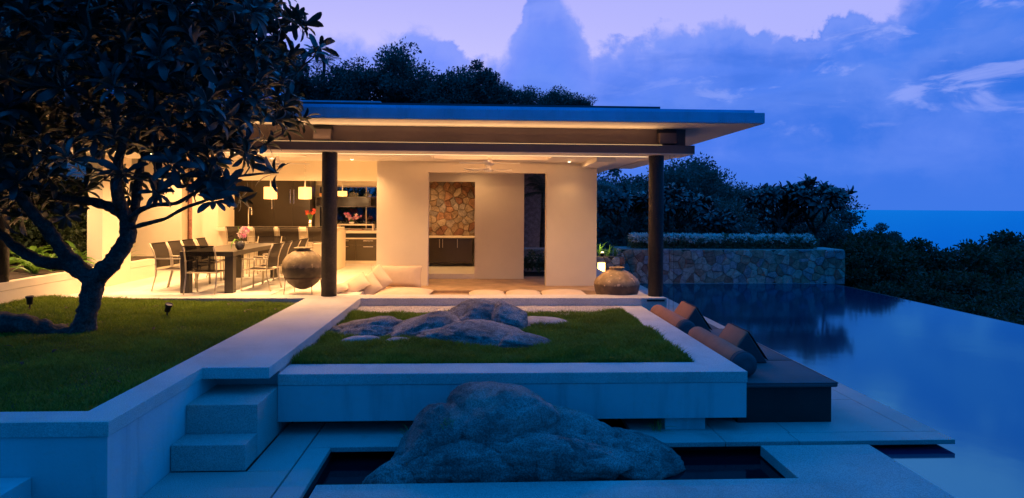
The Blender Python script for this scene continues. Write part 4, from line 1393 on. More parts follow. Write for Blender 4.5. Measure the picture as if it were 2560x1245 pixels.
def downlight(x, y, z, label, power, spot=145, tilt=0.0):
    power *= LP
    t = thing('downlight', label, 'lamp', (x, y, z), group='ceiling downlights')
    MB().lathe([(0.055, 0.0), (0.055, -0.006), (0.036, -0.008), (0.034, 0.0)], 24, (x, y, z - 0.0005)).build('trim_ring', 'white', t, smooth=True)
    MB().lathe([(0.0, -0.004), (0.033, -0.004), (0.030, -0.007), (0.0, -0.009)], 20, (x, y, z - 0.0005)).build('bulb', bulb, t, smooth=True)
    lamp('downlight_lamp', 'SPOT', (x, y, z - 0.03), power, size=0.03, spot=spot, rot=(tilt, 0, 0), parent=t)


downlight(-4.42, 12.45, CZ - .001, 'ceiling downlight over the dining chairs, the one nearest the lawn', 75)
downlight(-4.44, 13.78, CZ - .001, 'ceiling downlight over the dining table, between fan and pendant', 75)
downlight(-2.78, 13.90, CZ - .001, 'ceiling downlight between the dark column and the lounge wall', 33)
downlight(1.92, 13.95, CZ - .001, 'ceiling downlight over the lounge near the pool corner', 11, 150, R(-30))
downlight(-6.5, 12.9, CZ - .001, 'added fill downlight behind the tree branches above the planter side', 26)  # added fill, unseen behind the branches; so is the next one
downlight(-6.5, 14.0, CZ - .001, 'added fill downlight behind the tree branches, deeper in the room', 52)
downlight(-8.7, 12.5, CZ - .001, 'ceiling downlight over the lily planter', 75)
downlight(-7.6, 15.9, 2.999, 'added fill downlight in the corner beside the low planter end', 85)  # added only to brighten the wall past the planter end
downlight(-5.9, 15.9, 2.999, 'added fill downlight above the bar stools next to the cabinets', 42)  # unseen fills added over bar, passage and kitchen, down to the cabinets one
downlight(-4.3, 15.9, 2.999, 'added fill downlight above the bar stools next to the column', 42)
downlight(-3.0, 15.6, 2.999, 'added fill downlight in the passage behind the lounge wall', 70)
downlight(-3.6, 18.4, 2.999, 'added fill downlight above the kitchen drawers', 26)
downlight(-6.4, 18.6, 2.999, 'added fill downlight above the tall cabinets', 9)
downlight(-1.1, 17.2, 2.659, 'added fill downlight inside the stone niche of the lounge', 30)  # unseen fill added inside the niche
downlight(-0.2, 15.2, 2.659, 'added fill downlight in the passage behind the lounge opening', 5, 165)  # unseen fill added behind the opening

bs = thing('beam_light', 'light strip let into the underside of the front beam', 'lamp', (-2.6, 12.2, 2.64))
MB().box(-8.2, 3.2, 12.18, 12.20, 2.634, 2.639).build('strip', emission_mat('beamglow', (1.0, 0.72, 0.40), 2.0), bs)
lamp('beam_lamp', 'AREA', (-2.5, 12.19, 2.628), 200, size=11.2, sy=0.04, parent=bs).data.spread = R(138)
es = thing('eaves_fill_light', 'added fill strip on the beam ledge brightening the eaves', 'lamp', (-2.6, 11.55, 2.80))  # added strip and lamp, no known fitting: they lift the soffit
MB().box(-12, 3.3, 11.56, 11.58, 2.80, 2.81).build('strip', emission_mat('eaves_fill_glow', (1.0, 0.66, 0.30), 1.0), es)
lamp('eaves_fill_lamp', 'AREA', (-4.5, 11.56, 2.82), 42, size=15.4, sy=0.03, rot=(R(-150), 0, 0), parent=es)
cove = thing('cove_light', 'hidden light strip washing the wall above the kitchen', 'lamp', (-4.6, 14.5, 2.75))
MB().box(-6.9, -2.35, 14.45, 14.49, 2.70, 2.72).build('strip', emission_mat('cove', (1.0, 0.66, 0.28), 6.0), cove)
MB().box(-6.9, -2.35, 14.40, 14.54, 2.665, 2.699).build('tray', 'ceiling', cove)
lamp('cove_lamp', 'AREA', (-4.6, 14.52, 2.74), 16, size=4.4, sy=0.05, rot=(R(105), 0, 0), parent=cove)
for nm, lab, x0, x1, y0, y1 in (('tray_light', 'glow strips inside the lounge ceiling tray', TX0, TX1, TY0 - .12, TY1), ('tray_light', 'glow strips inside the dining ceiling tray', -5.6, -3.55, 12.45, 13.45)):
    t = thing(nm, lab, 'lamp', ((x0 + x1) / 2, (y0 + y1) / 2, 2.72))
    e = emission_mat('trayglow', (1.0, 0.50, 0.20), 120.0)
    MB().box(x0 + .05, x1 - .05, y0 + .03, y0 + .06, 2.722, 2.74).build('strip', e, t)


def pendant(x, y, z0, z1, w, ceil, label, power):
    t = thing('pendant_lamp', label, 'lamp', (x, y, ceil), group='pendant lamps over the bar')
    sh_ = emission_mat('lampshade', (1.0, 0.62, 0.21), 1.3)
    h = w / 2
    b = MB()
    b.lathe([(h * .98, z0 - z1), (h, z0 - z1 + .004), (h, 0), (h * .98, 0.0), (0.02, 0.0)], 32, (x, y, z1))
    b.build('shade', sh_, t, smooth=False)
    MB().tube([(x, y, z1), (x, y, z1 + .19)], [0.020, 0.008], 8).build('stem', 'white', t)
    MB().tube([(x, y, z1 + .19), (x, y, ceil)], 0.004, 5).build('cord', 'chrome', t)
    lamp('pendant_bulb', 'POINT', (x, y, z0 - .05), power, size=0.08, parent=t)


pendant(-5.50, 17.0, 1.825, 2.135, 0.33, 2.999, 'square pendant lamp partly behind the leaf tuft', 22)
pendant(-4.61, 17.0, 1.830, 2.140, 0.33, 2.999, 'square pendant lamp in front of the tall cabinets', 22)
pendant(-3.90, 18.2, 1.93, 2.07, 0.26, 2.999, 'small pendant lamp peeking past the dark column', 12)


def fan(x, y, z, ceil, label, blades, r, tilt=0.0):
    t = thing('ceiling_fan', label, 'fan', (x, y, ceil), group='ceiling fans')
    MB().tube([(x, y, ceil), (x, y, z + .10)], 0.013, 8).build('rod', 'white', t)
    MB().lathe([(0, .14), (.035, .14), (.05, .06), (.055, .02), (.095, 0.01), (.10, -.03), (.06, -.055), (0, -.06)], 24, (x, y, z)).build('motor', 'white', t, smooth=True)
    for a in blades:
        c, s = math.cos(R(a)), math.sin(R(a))
        b = MB()
        for (u, w_) in ((.09, .025), (.18, .055), (r * .6, .062), (r, .05)):
            for q in (-1, 1):
                v = q * w_
                b.v.append((x + u * c - v * s, y + u * s + v * c, z - .012 + q * .010))
        b.f = [(0, 1, 3, 2), (2, 3, 5, 4), (4, 5, 7, 6)]
        o = b.build('blade', 'white', t)
        md = o.modifiers.new('solid', 'SOLIDIFY')
        md.thickness = 0.008


fan(-4.06, 12.95, 2.50, 2.899, 'white ceiling fan over the dining table', (5, 118, 187, 250), 0.62)
fan(0.16, 12.72, 2.535, 2.899, 'white ceiling fan in the lounge, the one nearer the lawn', (2, 95, 178, 262), 0.60)
fan(0.14, 13.75, 2.46, 2.659, 'white ceiling fan in the lounge, the one against the wall', (4, 140, 192, 262), 0.52)

# lantern, garden uplight and the stone ledge behind the house corner
ld = thing('garden_ledge', 'low rough stone ledge behind the house corner, lantern on it', 'ledge', (3.5, 20, DK))
MB().box(2.2, 4.70, 20.75, 21.2, -1.3, 0.05).build('ledge_core', 'mortar', ld)
stone_face(ld, 2.2, -0.8, 2.5, 0.84, 20.75, 0.28, 33)
MB().box(2.2, 4.3, 19.2, 19.9, -1.3, -0.335).build('ledge_step', 'coping', ld)
la = thing('lantern', 'glowing square lantern on the garden ledge beside the wall edge', 'lantern', (3.70, 19.5, -0.334))
MB().box(3.60, 3.80, 19.42, 19.62, -0.30, -0.03).build('shade', emission_mat('lanternshade', (1.0, 0.62, 0.22), 3.2), la, bevel=0.01)
MB().box(3.585, 3.815, 19.405, 19.635, -0.332, -0.301).build('base', 'iron', la)
MB().box(3.585, 3.815, 19.405, 19.635, -0.029, -0.012).build('cap', 'iron', la)
lamp('lantern_bulb', 'POINT', (3.70, 19.3, -0.1), 14, size=0.08, parent=la)
ul = thing('garden_uplight', 'small bright uplight among the grasses behind the house corner', 'lamp', (4.0, 20.95, 0.05))
MB().lathe([(0, 0), (.05, 0), (.06, .12), (.045, .13)], 16, (4.0, 20.93, 0.052)).build('housing', 'black', ul, smooth=True)
MB().lathe([(0.0, .125), (.045, .13), (0.0, .15)], 16, (4.0, 20.93, 0.052)).build('bulb', emission_mat('upbulb', (1.0, 0.75, 0.3), 16), ul, smooth=True)
lamp('uplight_lamp', 'POINT', (4.0, 20.90, 0.30), 7, col=(1.0, .72, .28), size=0.04, parent=ul)


# lawn spots (off)
def lawn_spot(x, y, tilt, rz, label):
    g0 = float(mound(x, y))
    t = thing('lawn_spotlight', label, 'lamp', (x, y, -0.075 + g0), group='spotlights in the tree lawn')
    MB().tube([(x, y, -.10 + g0), (x, y, 0.02 + g0)], 0.012, 8).build('spike', 'black', t)
    b = MB()
    b.lathe([(0.0, -.01), (.036, -.01), (.04, .0), (.044, .08), (.054, .092), (.056, .12), (.048, .12), (.045, .104), (0, .104)], 24)
    m4 = Matrix.Translation((x, y, 0.02 + g0)) @ Matrix.Rotation(rz, 4, 'Z') @ Matrix.Rotation(tilt, 4, 'X')
    b.v = [tuple(m4 @ Vector(p)) for p in b.v]
    b.build('housing', 'black', t, smooth=True)
    b = MB()
    b.lathe([(0, .105), (.044, .105), (.044, .108), (0, .108)], 24)
    b.v = [tuple(m4 @ Vector(p)) for p in b.v]
    b.build('lens', 'palestone', t)


lawn_spot(-7.0, 10.3, R(4), 0, 'unlit spotlight in the lawn behind the low limb')
lawn_spot(-4.82, 10.1, R(24), R(60), 'unlit spotlight tilted in the open lawn')

# blind cords beside the pool corner column
for x, lab in ((3.50, 'thin blind cord hanging close against the pool corner column'), (3.58, 'thin blind cord hanging clear of the pool corner column')):
    tag(MB().tube([(x, 11.75, 2.64), (x, 11.75, -0.79)], 0.003, 5).build('blind_cord', 'black'), lab, 'cord', 'blind cords at the pool corner')

# ------------------------------------------------------------------ pool end wall and hedge
ew = thing('stone_wall', 'long wall of brown and grey fieldstones at the far end of the pool', 'wall', (8.6, 21.8, -0.9))
MB().box(4.74, 12.50, 21.44, 22.8, -2.6, 0.235).build('wall_core', 'mortar', ew)
stone_face(ew, 4.74, -0.92, 7.76, 1.17, 21.44, 0.29, 51)
stone_face(ew, 21.46, -0.92, 1.3, 1.17, 4.74, 0.36, 52, 'x')
MB().box(4.76, 12.48, 21.46, 22.78, 0.236, 0.262).build('wall_cap', 'palestone', ew, bevel=0.01)
MB().box(4.75, 12.04, 21.395, 21.41, -0.905, -0.885).build('water_line', 'coping', ew)


def leaf_cloud(centers, radii, per, size, out=0.5, elong=2.2, squash=0.8):
    """leaf quads scattered round clump centres; numpy arrays of verts and quads"""
    n_ = len(centers) * per
    c = np.repeat(centers, per, 0)
    r = np.repeat(radii, per)[:, None]
    d = rng.normal(size=(n_, 3))
    d /= np.linalg.norm(d, axis=1)[:, None]
    p = c + d * r * (rng.random((n_, 1)) ** 0.5) * np.array([1, 1, squash])
    a = d * out + rng.normal(size=(n_, 3)) * 0.6
    a /= np.linalg.norm(a, axis=1)[:, None]
    b = np.cross(a, rng.normal(size=(n_, 3)))
    b /= np.linalg.norm(b, axis=1)[:, None]
    L = (size * (0.6 + 0.8 * rng.random(n_)))[:, None]
    w = L / elong / 2
    nn = np.cross(a, b) * L * 0.12
    V = np.stack([p, p + a * L * .5 + b * w + nn, p + a * L, p + a * L * .5 - b * w + nn], 1)
    k = np.arange(n_) * 4
    return V.reshape(-1, 3), np.stack([k, k + 1, k + 2, k + 3], 1)


def box_cloud(n_, x0, x1, y0, y1, z0, z1, size, elong=2.0):
    p = np.stack([rng.uniform(x0, x1, n_), rng.uniform(y0, y1, n_), rng.uniform(z0, z1, n_)], 1)
    return leaf_cloud(p, np.full(n_, 0.02), 1, size, 0.2, elong)


hd = thing('flower_hedge', 'clipped hedge with white blossoms along the stone wall top', 'hedge', (8.4, 22, 0.25))
zt_ = np.zeros(0)
V, F = box_cloud(15000, 5.15, 11.7, 21.62, 22.35, 0.26, 0.68, 0.075)
top = V[:, 2] > 0.5
V[top, 2] += 0.05 * np.sin(V[top, 0] * 3.1) + 0.03 * np.sin(V[top, 0] * 8.3)
o = link('foliage', np_mesh('foliage', V - np.array([8.4, 22, .25]), F, 'shrubleaf'), hd)
o['kind'] = 'stuff'
bp_ = np.stack([5.2 + 6.3 * rng.random(1500) ** 1.4, rng.uniform(21.56, 22.2, 1500), 0.74 - 0.26 * rng.random(1500) ** 1.6], 1)
V, F = leaf_cloud(bp_, np.full(1500, 0.03), 5, 0.06, 0.8, 1.4)
o = link('blossoms', np_mesh('blossoms', V - np.array([8.4, 22, .25]), F, 'petal'), hd)
o['kind'] = 'stuff'


# ------------------------------------------------------------------ background trees
def crown_mesh(name, rx, ry, rz, nclump, per, size, m, seed, flat=0.75, taper=0.0):
    rg = np.random.default_rng(seed)
    d = rg.normal(size=(nclump, 3))
    d /= np.linalg.norm(d, axis=1)[:, None]
    rad = 0.35 + 0.60 * rg.random(nclump) ** 0.7
    c = d * rad[:, None]
    bumps = 1 + 0.17 * np.sin(3 * np.arctan2(c[:, 1], c[:, 0]) + seed) + 0.18 * np.sin(5 * c[:, 2] + 2 * seed)
    c = c * bumps[:, None] * np.array([rx, ry, rz])
    c[:, :2] *= (1 - taper * c[:, 2:3] / rz)
    rr = 0.30 * rx * (0.45 + 0.9 * rg.random(nclump)) * (1.0 if nclump > 60 else 1.15)
    V_, F_ = leaf_cloud(c, rr, per, size, 0.6, 2.0, flat)
    # a few long sprays that break the outline
    return np_mesh(name, V_, F_, m)


def trunk_mesh(h, r, lean, seed):
    rg = random.Random(seed)
    b = MB()
    p = [(lean * (t ** 1.5) * h + rg.uniform(-.05, .05), rg.uniform(-.06, .06) * t, t * h) for t in (0, .25, .5, .75, 1.0)]
    b.tube(p, [r * 1.4, r, r * .85, r * .7, r * .4], 8)
    for k in range(5):
        a = k * 1.3 + rg.random()
        t = .45 + .1 * k
        q = (lean * t ** 1.5 * h, 0, t * h)
        e = (q[0] + math.cos(a) * h * .3, q[1] + math.sin(a) * h * .3, q[2] + h * .28)
        b.tube([q, ((q[0] + e[0]) / 2, (q[1] + e[1]) / 2, (q[2] + e[2]) / 2 + .1), e], [r * .5, r * .35, r * .12], 6)
    return b.mesh('trunk', 'bark', True)


PROT = []
for k, (rx, rz, nc, per, sz) in enumerate([(2.6, 2.2, 46, 240, 0.20), (2.1, 2.7, 40, 250, 0.19), (3.0, 1.9, 44, 260, 0.21), (1.7, 2.3, 30, 300, 0.17)]):
    PROT.append((crown_mesh('crown', rx, rx * .95, rz, nc, per, sz, 'treeleaf', 60 + k), trunk_mesh(4.2, 0.16, 0.05 * (k - 1), k), rx, rz))
BUSH = [crown_mesh('crown', 1.0, 1.0, 0.85, 70, 120, 0.11, 'slopeleaf', 80 + k) for k in range(3)]
BSTEM = trunk_mesh(0.9, 0.05, 0.02, 9)


def tree(x, y, topz, kind, s, label, rz=0.0, group='trees on the hill behind the house', cat='tree', name='hill_tree'):
    cm, tm, rx, rz_ = PROT[kind]
    g = float(ground_h(x, y))
    t = thing(name, label, cat, (x, y, g), rz, group)
    cz = topz - g - rz_ * s * 1.05
    o = link('trunk', tm, t)
    o.scale = (s, s, max(0.3, (cz + rz_ * s * .5) / 4.2))
    o.location = (0, 0, -0.2)
    o = link('crown', cm, t)
    o.location = (0, 0, cz)
    o.scale = (s, s, s)
    return t


hill = [(-27, 46, 19.5, 0, 2.3, 'huge hill tree behind the top of the near crown'), (-33, 44, 19.0, 2, 2.4, 'huge hill tree at the left edge behind the near crown'), (-39, 48, 21.0, 1, 2.6, 'hill tree in the top left corner behind the near crown'), (-24, 40, 13.0, 2, 1.8, 'lower hill tree behind the near crown, above the roof'), (-30, 38, 13.5, 0, 1.8, 'lower hill tree at the left edge above the roof'), (-19.5, 52, 18.0, 1, 2.1, 'tallest hill tree, rising behind the near tree crown'), (-23.5, 50, 17.5, 0, 2.2, 'hill tree hidden mostly by the near crown'),
        (-17.0, 54, 15.4, 3, 1.4, 'hill tree just right of the near crown'), (-15.0, 56, 13.4, 0, 1.2, 'low dark hill tree beside the thin palm'),
        (-11.9, 55, 12.2, 2, 1.0, 'low hill tree between the thin palm and the broad clump'),
        (-9.6, 55, 14.0, 0, 1.25, 'broad hill tree, start of the dark clump over the roof'), (-7.0, 56, 14.6, 2, 1.25, 'broad dark hill tree in the middle of the clump'),
        (-4.6, 55, 13.4, 1, 1.0, 'shaggy hill tree inside the clump over the roof'), (-2.6, 54, 12.6, 2, 1.0, 'lower hill tree filling the clump'),
        (-0.4, 55, 14.3, 3, 1.35, 'pointed hill tree at the pool end of the clump'), (1.3, 56, 12.6, 0, 0.85, 'hill tree stepping down after the pointed one'),
        (3.8, 56, 11.6, 2, 0.80, 'small round hill tree over the roof middle'), (6.6, 55, 11.9, 0, 0.85, 'small separate hill tree over the roof'),
        (8.3, 55, 10.9, 2, 0.55, 'last little hill tree above the roof line'), (-13.5, 60, 13.0, 2, 1.3, 'hill tree in the gap behind the thin palm'),
        (-6.0, 62, 14.0, 0, 1.4, 'back row hill tree behind the clump'), (-1.0, 62, 13.0, 2, 1.3, 'back row hill tree behind the pointed one')]
for i, (x, y, tz, k, s, lab) in enumerate(hill):
    tree(x, y, tz, k, s, lab, i * 1.9)
right = [(15.6, 31, 2.0, 0, .75, 'dark tree filling the gap under the sky-lined frangipanis'), (17.6, 33, 1.75, 2, .8, 'dark tree stepping down beyond the sky-lined frangipanis'), (19.8, 34, 1.1, 1, .7, 'dark tree at the sea side of the frangipanis'), (22.6, 35, .9, 3, .75, 'slim dark tree poking up before the sea'), (6.0, 33, 3.5, 0, 0.85, 'dark garden tree just right of the lounge wall'), (8.6, 36, 4.3, 1, 0.85, 'dark garden tree behind the corner column'), (10.6, 34, 4.1, 0, 0.80, 'garden tree rising right of the corner column'),
         (12.6, 38, 4.2, 2, 0.85, 'garden tree sloping down from the corner column'), (14.2, 39, 3.7, 3, 0.85, 'darker garden tree in the gap before the blossoming trees'),
         (16.4, 41, 3.3, 0, 0.75, 'round garden tree before the blossoming trees'), (18.2, 42, 2.7, 2, 0.70, 'low garden tree behind the blossoming trees'),
         (4.6, 30, 3.0, 3, 0.8, 'garden tree close behind the pavilion edge'), (7.2, 29, 2.2, 2, 0.75, 'low garden tree above the flower hedge, near the column'), (9.4, 30, 2.0, 0, 0.7, 'low garden tree above the middle of the hedge'), (12.0, 31, 1.7, 2, 0.7, 'low garden tree above the hedge end')]
for i, (x, y, tz, k, s, lab) in enumerate(right):
    tree(x, y, tz, k, s, lab, i * 2.3 + 1, 'trees beyond the flower hedge', 'tree', 'garden_tree')


# thin palms on the hill
def palm(x, y, topz, s, label, group='palms'):
    g = float(ground_h(x, y))
    t = thing('palm_tree', label, 'palm', (x, y, g), 0, group)
    h = topz - g
    MB().tube([(x, y, g), (x + .1 * s, y, g + h * .5), (x + .15 * s, y, topz - .5 * s)], [.14 * s, .10 * s, .09 * s], 8).build('trunk', 'bark', t)
    rg = random.Random(int(abs(x) * 10))
    for k in range(16):
        a = k * 2.4
        el0 = rg.uniform(.1, 1.3)
        L = s * rg.uniform(1.0, 1.4)
        path = []
        for q in range(6):
            u = q / 5
            path.append((x + .15 * s + math.cos(a) * L * u * math.cos(el0 * .8), y + math.sin(a) * L * u * math.cos(el0 * .8), topz - .5 * s + L * (u * math.sin(el0) - .55 * u * u)))
        b = MB()
        for q in range(1, 16):
            u = q / 16
            i0 = min(4, int(u * 5))
            f = u * 5 - i0
            p = Vector(path[i0]).lerp(Vector(path[i0 + 1]), f)
            d = (Vector(path[i0 + 1]) - Vector(path[i0])).normalized()
            sd = d.cross(Vector((0, 0, 1))).normalized()
            for sg in (-1, 1):
                tip = p + (sd * sg * .8 + d * .5 + Vector((0, 0, -.35))) * .34 * s * math.sin(math.pi * (.15 + .8 * u))
                b.add([p - d * .02 * s, p + d * .025 * s, tip], [(0, 1, 2)])
        b.tube(path, .012 * s, 4)
        b.build('frond', 'treeleaf', t)


palm(-13.6, 55, 14.6, 1.5, 'thin palm standing up over the roof beside the near crown', 'palms on the hill')
palm(-2.2, 54, 12.9, 1.7, 'palm top poking out of the clump of hill trees', 'palms on the hill')
palm(1.75, 19.2, 2.6, 1.0, 'dark garden palm seen through the narrow opening of the lounge', 'garden palms')
palm(3.6, 23.6, 3.0, 1.2, 'garden palm just behind the edge of the lounge wall', 'garden palms')


def bush(x, y, topz, s, label, group, k=0):
    g = float(ground_h(x, y))
    t = thing('bush', label, 'bush', (x, y, g), random.random() * 6, group)
    cz = max(topz - g - .85 * s, .3)
    o = link('stem', BSTEM, t)
    o.scale = (s, s, max(.5, cz + .2))
    o = link('crown', BUSH[k % 3], t)
    o.location = (0, 0, cz)
    o.scale = (s, s, s)
    return t


# slope beyond the pool edge
slope = []
rg = random.Random(4)
names_ = ['beside the end of the stone wall', 'behind the infinity edge', 'on the slope below the pool', 'on the slope towards the sea', 'at the edge of the picture']
spec = [(13.6, 22.6, .6, 1.2), (14.6, 24.5, .95, 1.5), (15.9, 25.5, 1.1, 1.6), (13.2, 20.6, -.3, .9), (14.0, 19.0, -.6, 1.0), (17.6, 27.0, .55, 1.7), (16.2, 22.0, -.1, 1.4), (19.4, 28.0, .75, 1.7),
        (18.0, 23.0, -.2, 1.5), (20.8, 27.5, .35, 1.6), (15.2, 17.8, -.8, 1.2), (17.4, 19.6, -.6, 1.4), (22.6, 28.5, .1, 1.6), (20.4, 23.0, -.3, 1.5), (24.6, 29.5, .15, 1.7), (22.4, 24.0, -.4, 1.5),
        (19.2, 19.5, -.8, 1.4), (13.6, 15.8, -1.1, 1.0), (16.4, 15.6, -1.1, 1.3), (21.6, 20.2, -.9, 1.4), (26.8, 30.5, .45, 1.9), (24.0, 25.0, -.5, 1.5), (18.6, 16.4, -1.2, 1.3), (14.6, 14.0, -1.35, 1.0),
        (28.5, 33.0, .9, 2.0), (26.0, 26.5, -.4, 1.6), (23.0, 21.0, -1.0, 1.4), (16.0, 13.0, -1.5, 1.0), (20.8, 17.2, -1.3, 1.3), (13.3, 18.0, -1.0, .8), (13.2, 16.9, -1.2, .8), (13.0, 14.6, -1.35, .7), (13.4, 12.8, -1.5, .8)]
order = ['first', 'second', 'third', 'fourth', 'fifth', 'sixth', 'seventh', 'eighth', 'ninth', 'tenth', 'eleventh', 'twelfth', 'thirteenth', 'fourteenth', 'fifteenth', 'sixteenth', 'seventeenth', 'eighteenth', 'nineteenth', 'twentieth', 'twenty-first', 'twenty-second', 'twenty-third', 'twenty-fourth']
near_ = sorted([s_ for s_ in spec if s_[1] < 20.5], key=lambda q: q[0] / q[1])
far_ = sorted([s_ for s_ in spec if s_[1] >= 20.5], key=lambda q: q[0] / q[1])
for grp, lst in (('beyond the pool edge, low row', near_), ('on the slope, upper row', far_)):
    for i, (x, y, tz, s) in enumerate(lst):
        bush(x, y, tz - (.45 if y > 20.5 else .15), s * (.85 + .3 * ((i * 7) % 5) / 4), 'dark bush %s, %s counted from the stone wall' % (grp, order[i]), 'bushes on the slope beyond the pool', i)


# far houses among the trees
def far_house(x, y, z, w, label):
    t = thing('far_house', label, 'house', (x, y, z))
    MB().box(x - w / 2, x + w / 2, y, y + 4, z - 4, z + 1.6).build('wall', 'render', t)
    MB().box(x - w / 2 - .5, x + w / 2 + .5, y - .6, y + 4.5, z + 1.62, z + 1.85).build('roof', 'coping', t)
    for k in (-1, 1):
        MB().box(x + k * w * .25 - .5, x + k * w * .25 + .5, y - .02, y + .05, z + .2, z + 1.3).build('window', 'black', t)


far_house(52.0, 78, -4.6, 4.6, 'pale flat-roofed house among trees on the slope towards the sea')
far_house(43.5, 76, -5.6, 3.4, 'smaller pale house among trees nearer the stone wall')
k0 = 0
for i, (x, y, tz, s, kind) in enumerate([(34, 52, -.6, 1.0, 0), (39, 56, -1.6, 1.0, 2), (44, 62, -2.2, 1.1, 0), (50, 66, -2.8, 1.1, 1), (56, 68, -3.0, 1.2, 2), (62, 72, -2.6, 1.2, 0), (68, 76, -1.2, 1.4, 1), (36, 60, -1.8, 1.1, 1), (48, 74, -3.0, 1.0, 2), (30, 50, -.2, 1.1, 2), (58, 84, -3.6, 1.2, 0), (64, 64, -3.2, 1.1, 1)]):
    tree(x, y, tz - 1.2, kind, s, 'distant slope tree below the sea line, %s from the stone wall side' % order[i], i * 1.3, 'distant trees below the sea line', 'tree', 'slope_tree')


# ------------------------------------------------------------------ frangipani trees
LEAFT = []          # leaf template: along x, up z
for i, (u, w_, dz) in enumerate([(0.0, .010, 0.0), (.22, .055, .015), (.50, .098, .018), (.78, .092, .0), (.94, .050, -.022), (1.0, .002, -.035)]):
    LEAFT += [(u * .27, -w_ * .44, dz * 1.0 + w_ * .10), (u * .27, 0, dz), (u * .27, w_ * .44, dz + w_ * .10)]
LEAFT = np.array(LEAFT)
LEAFF = np.array([f for i in range(5) for f in ((i * 3, i * 3 + 1, i * 3 + 4, i * 3 + 3), (i * 3 + 1, i * 3 + 2, i * 3 + 5, i * 3 + 4))])
LEAF_ME = np_mesh('leaf', LEAFT, LEAFF, 'frangleaf', True)


def rosette(tip, axis, n_, rg, s=1.0):
    """list of 4x4 leaf matrices round a branch tip"""
    axis = Vector(axis).normalized()
    q = Vector((0, 0, 1)).rotation_difference(axis).to_matrix().to_4x4()
    mats = []
    for k in range(n_):
        a = k * 2.3999 + rg.uniform(-.2, .2)
        pitch = R(68) - R(95) * (k / n_) ** 0.8 + rg.uniform(-.15, .15)      # young leaves upright, old ones droop
        L = s * rg.uniform(.6, 1.2)
        m_ = Matrix.Translation(tip) @ q @ Matrix.Rotation(a, 4, 'Z') @ Matrix.Translation((.012, 0, -.004 * k)) @ Matrix.Rotation(-pitch, 4, 'Y') @ Matrix.Rotation(rg.uniform(-.35, .35), 4, 'X') @ Matrix.Diagonal((L, L * rg.uniform(.85, 1.15), L, 1))
        mats.append(m_)
    return mats


def leaves_from(mats):
    n_ = len(mats)
    A = np.array([np.array(m_) for m_ in mats])
    H = np.concatenate([LEAFT, np.ones((len(LEAFT), 1))], 1)
    V_ = np.einsum('nij,vj->nvi', A, H)[..., :3]
    # gravity bends the tips
    F_ = (LEAFF[None] + (np.arange(n_) * len(LEAFT))[:, None, None]).reshape(-1, 4)
    return V_.reshape(-1, 3), F_


def inside(poly, x, z):
    c = False
    for k in range(len(poly)):
        a, b = poly[k], poly[k - 1]
        if (a[1] > z) != (b[1] > z) and x < (b[0] - a[0]) * (z - a[1]) / (b[1] - a[1]) + a[0]:
            c = not c
    return c


def bark_tube(b, path, rad, n_=14, rough=0.12, seed=0.0, sub=4):
    """knobbly limb: densified path with noise on the radius"""
    P = []
    Rr = []
    for i in range(len(path) - 1):
        p0 = Vector(path[max(i - 1, 0)]); p1 = Vector(path[i]); p2 = Vector(path[i + 1]); p3 = Vector(path[min(i + 2, len(path) - 1)])
        for k in range(sub):
            t = k / sub
            P.append(0.5 * ((2 * p1) + (p2 - p0) * t + (2 * p0 - 5 * p1 + 4 * p2 - p3) * t * t + (3 * p1 - p0 - 3 * p2 + p3) * t ** 3))
            Rr.append(rad[i] * (1 - t) + rad[i + 1] * t)
    P.append(Vector(path[-1])); Rr.append(rad[-1])
    k0_ = len(b.v)
    b.tube(P, Rr, n_)
    for i in range(len(P)):
        for k in range(n_):
            v = Vector(b.v[k0_ + i * n_ + k])
            d = v - P[i]
            f = 1 + rough * mnoise.noise(v * 9 + Vector((seed, 0, 0))) + rough * .7 * mnoise.noise(v * 24)
            b.v[k0_ + i * n_ + k] = tuple(P[i] + d * f)


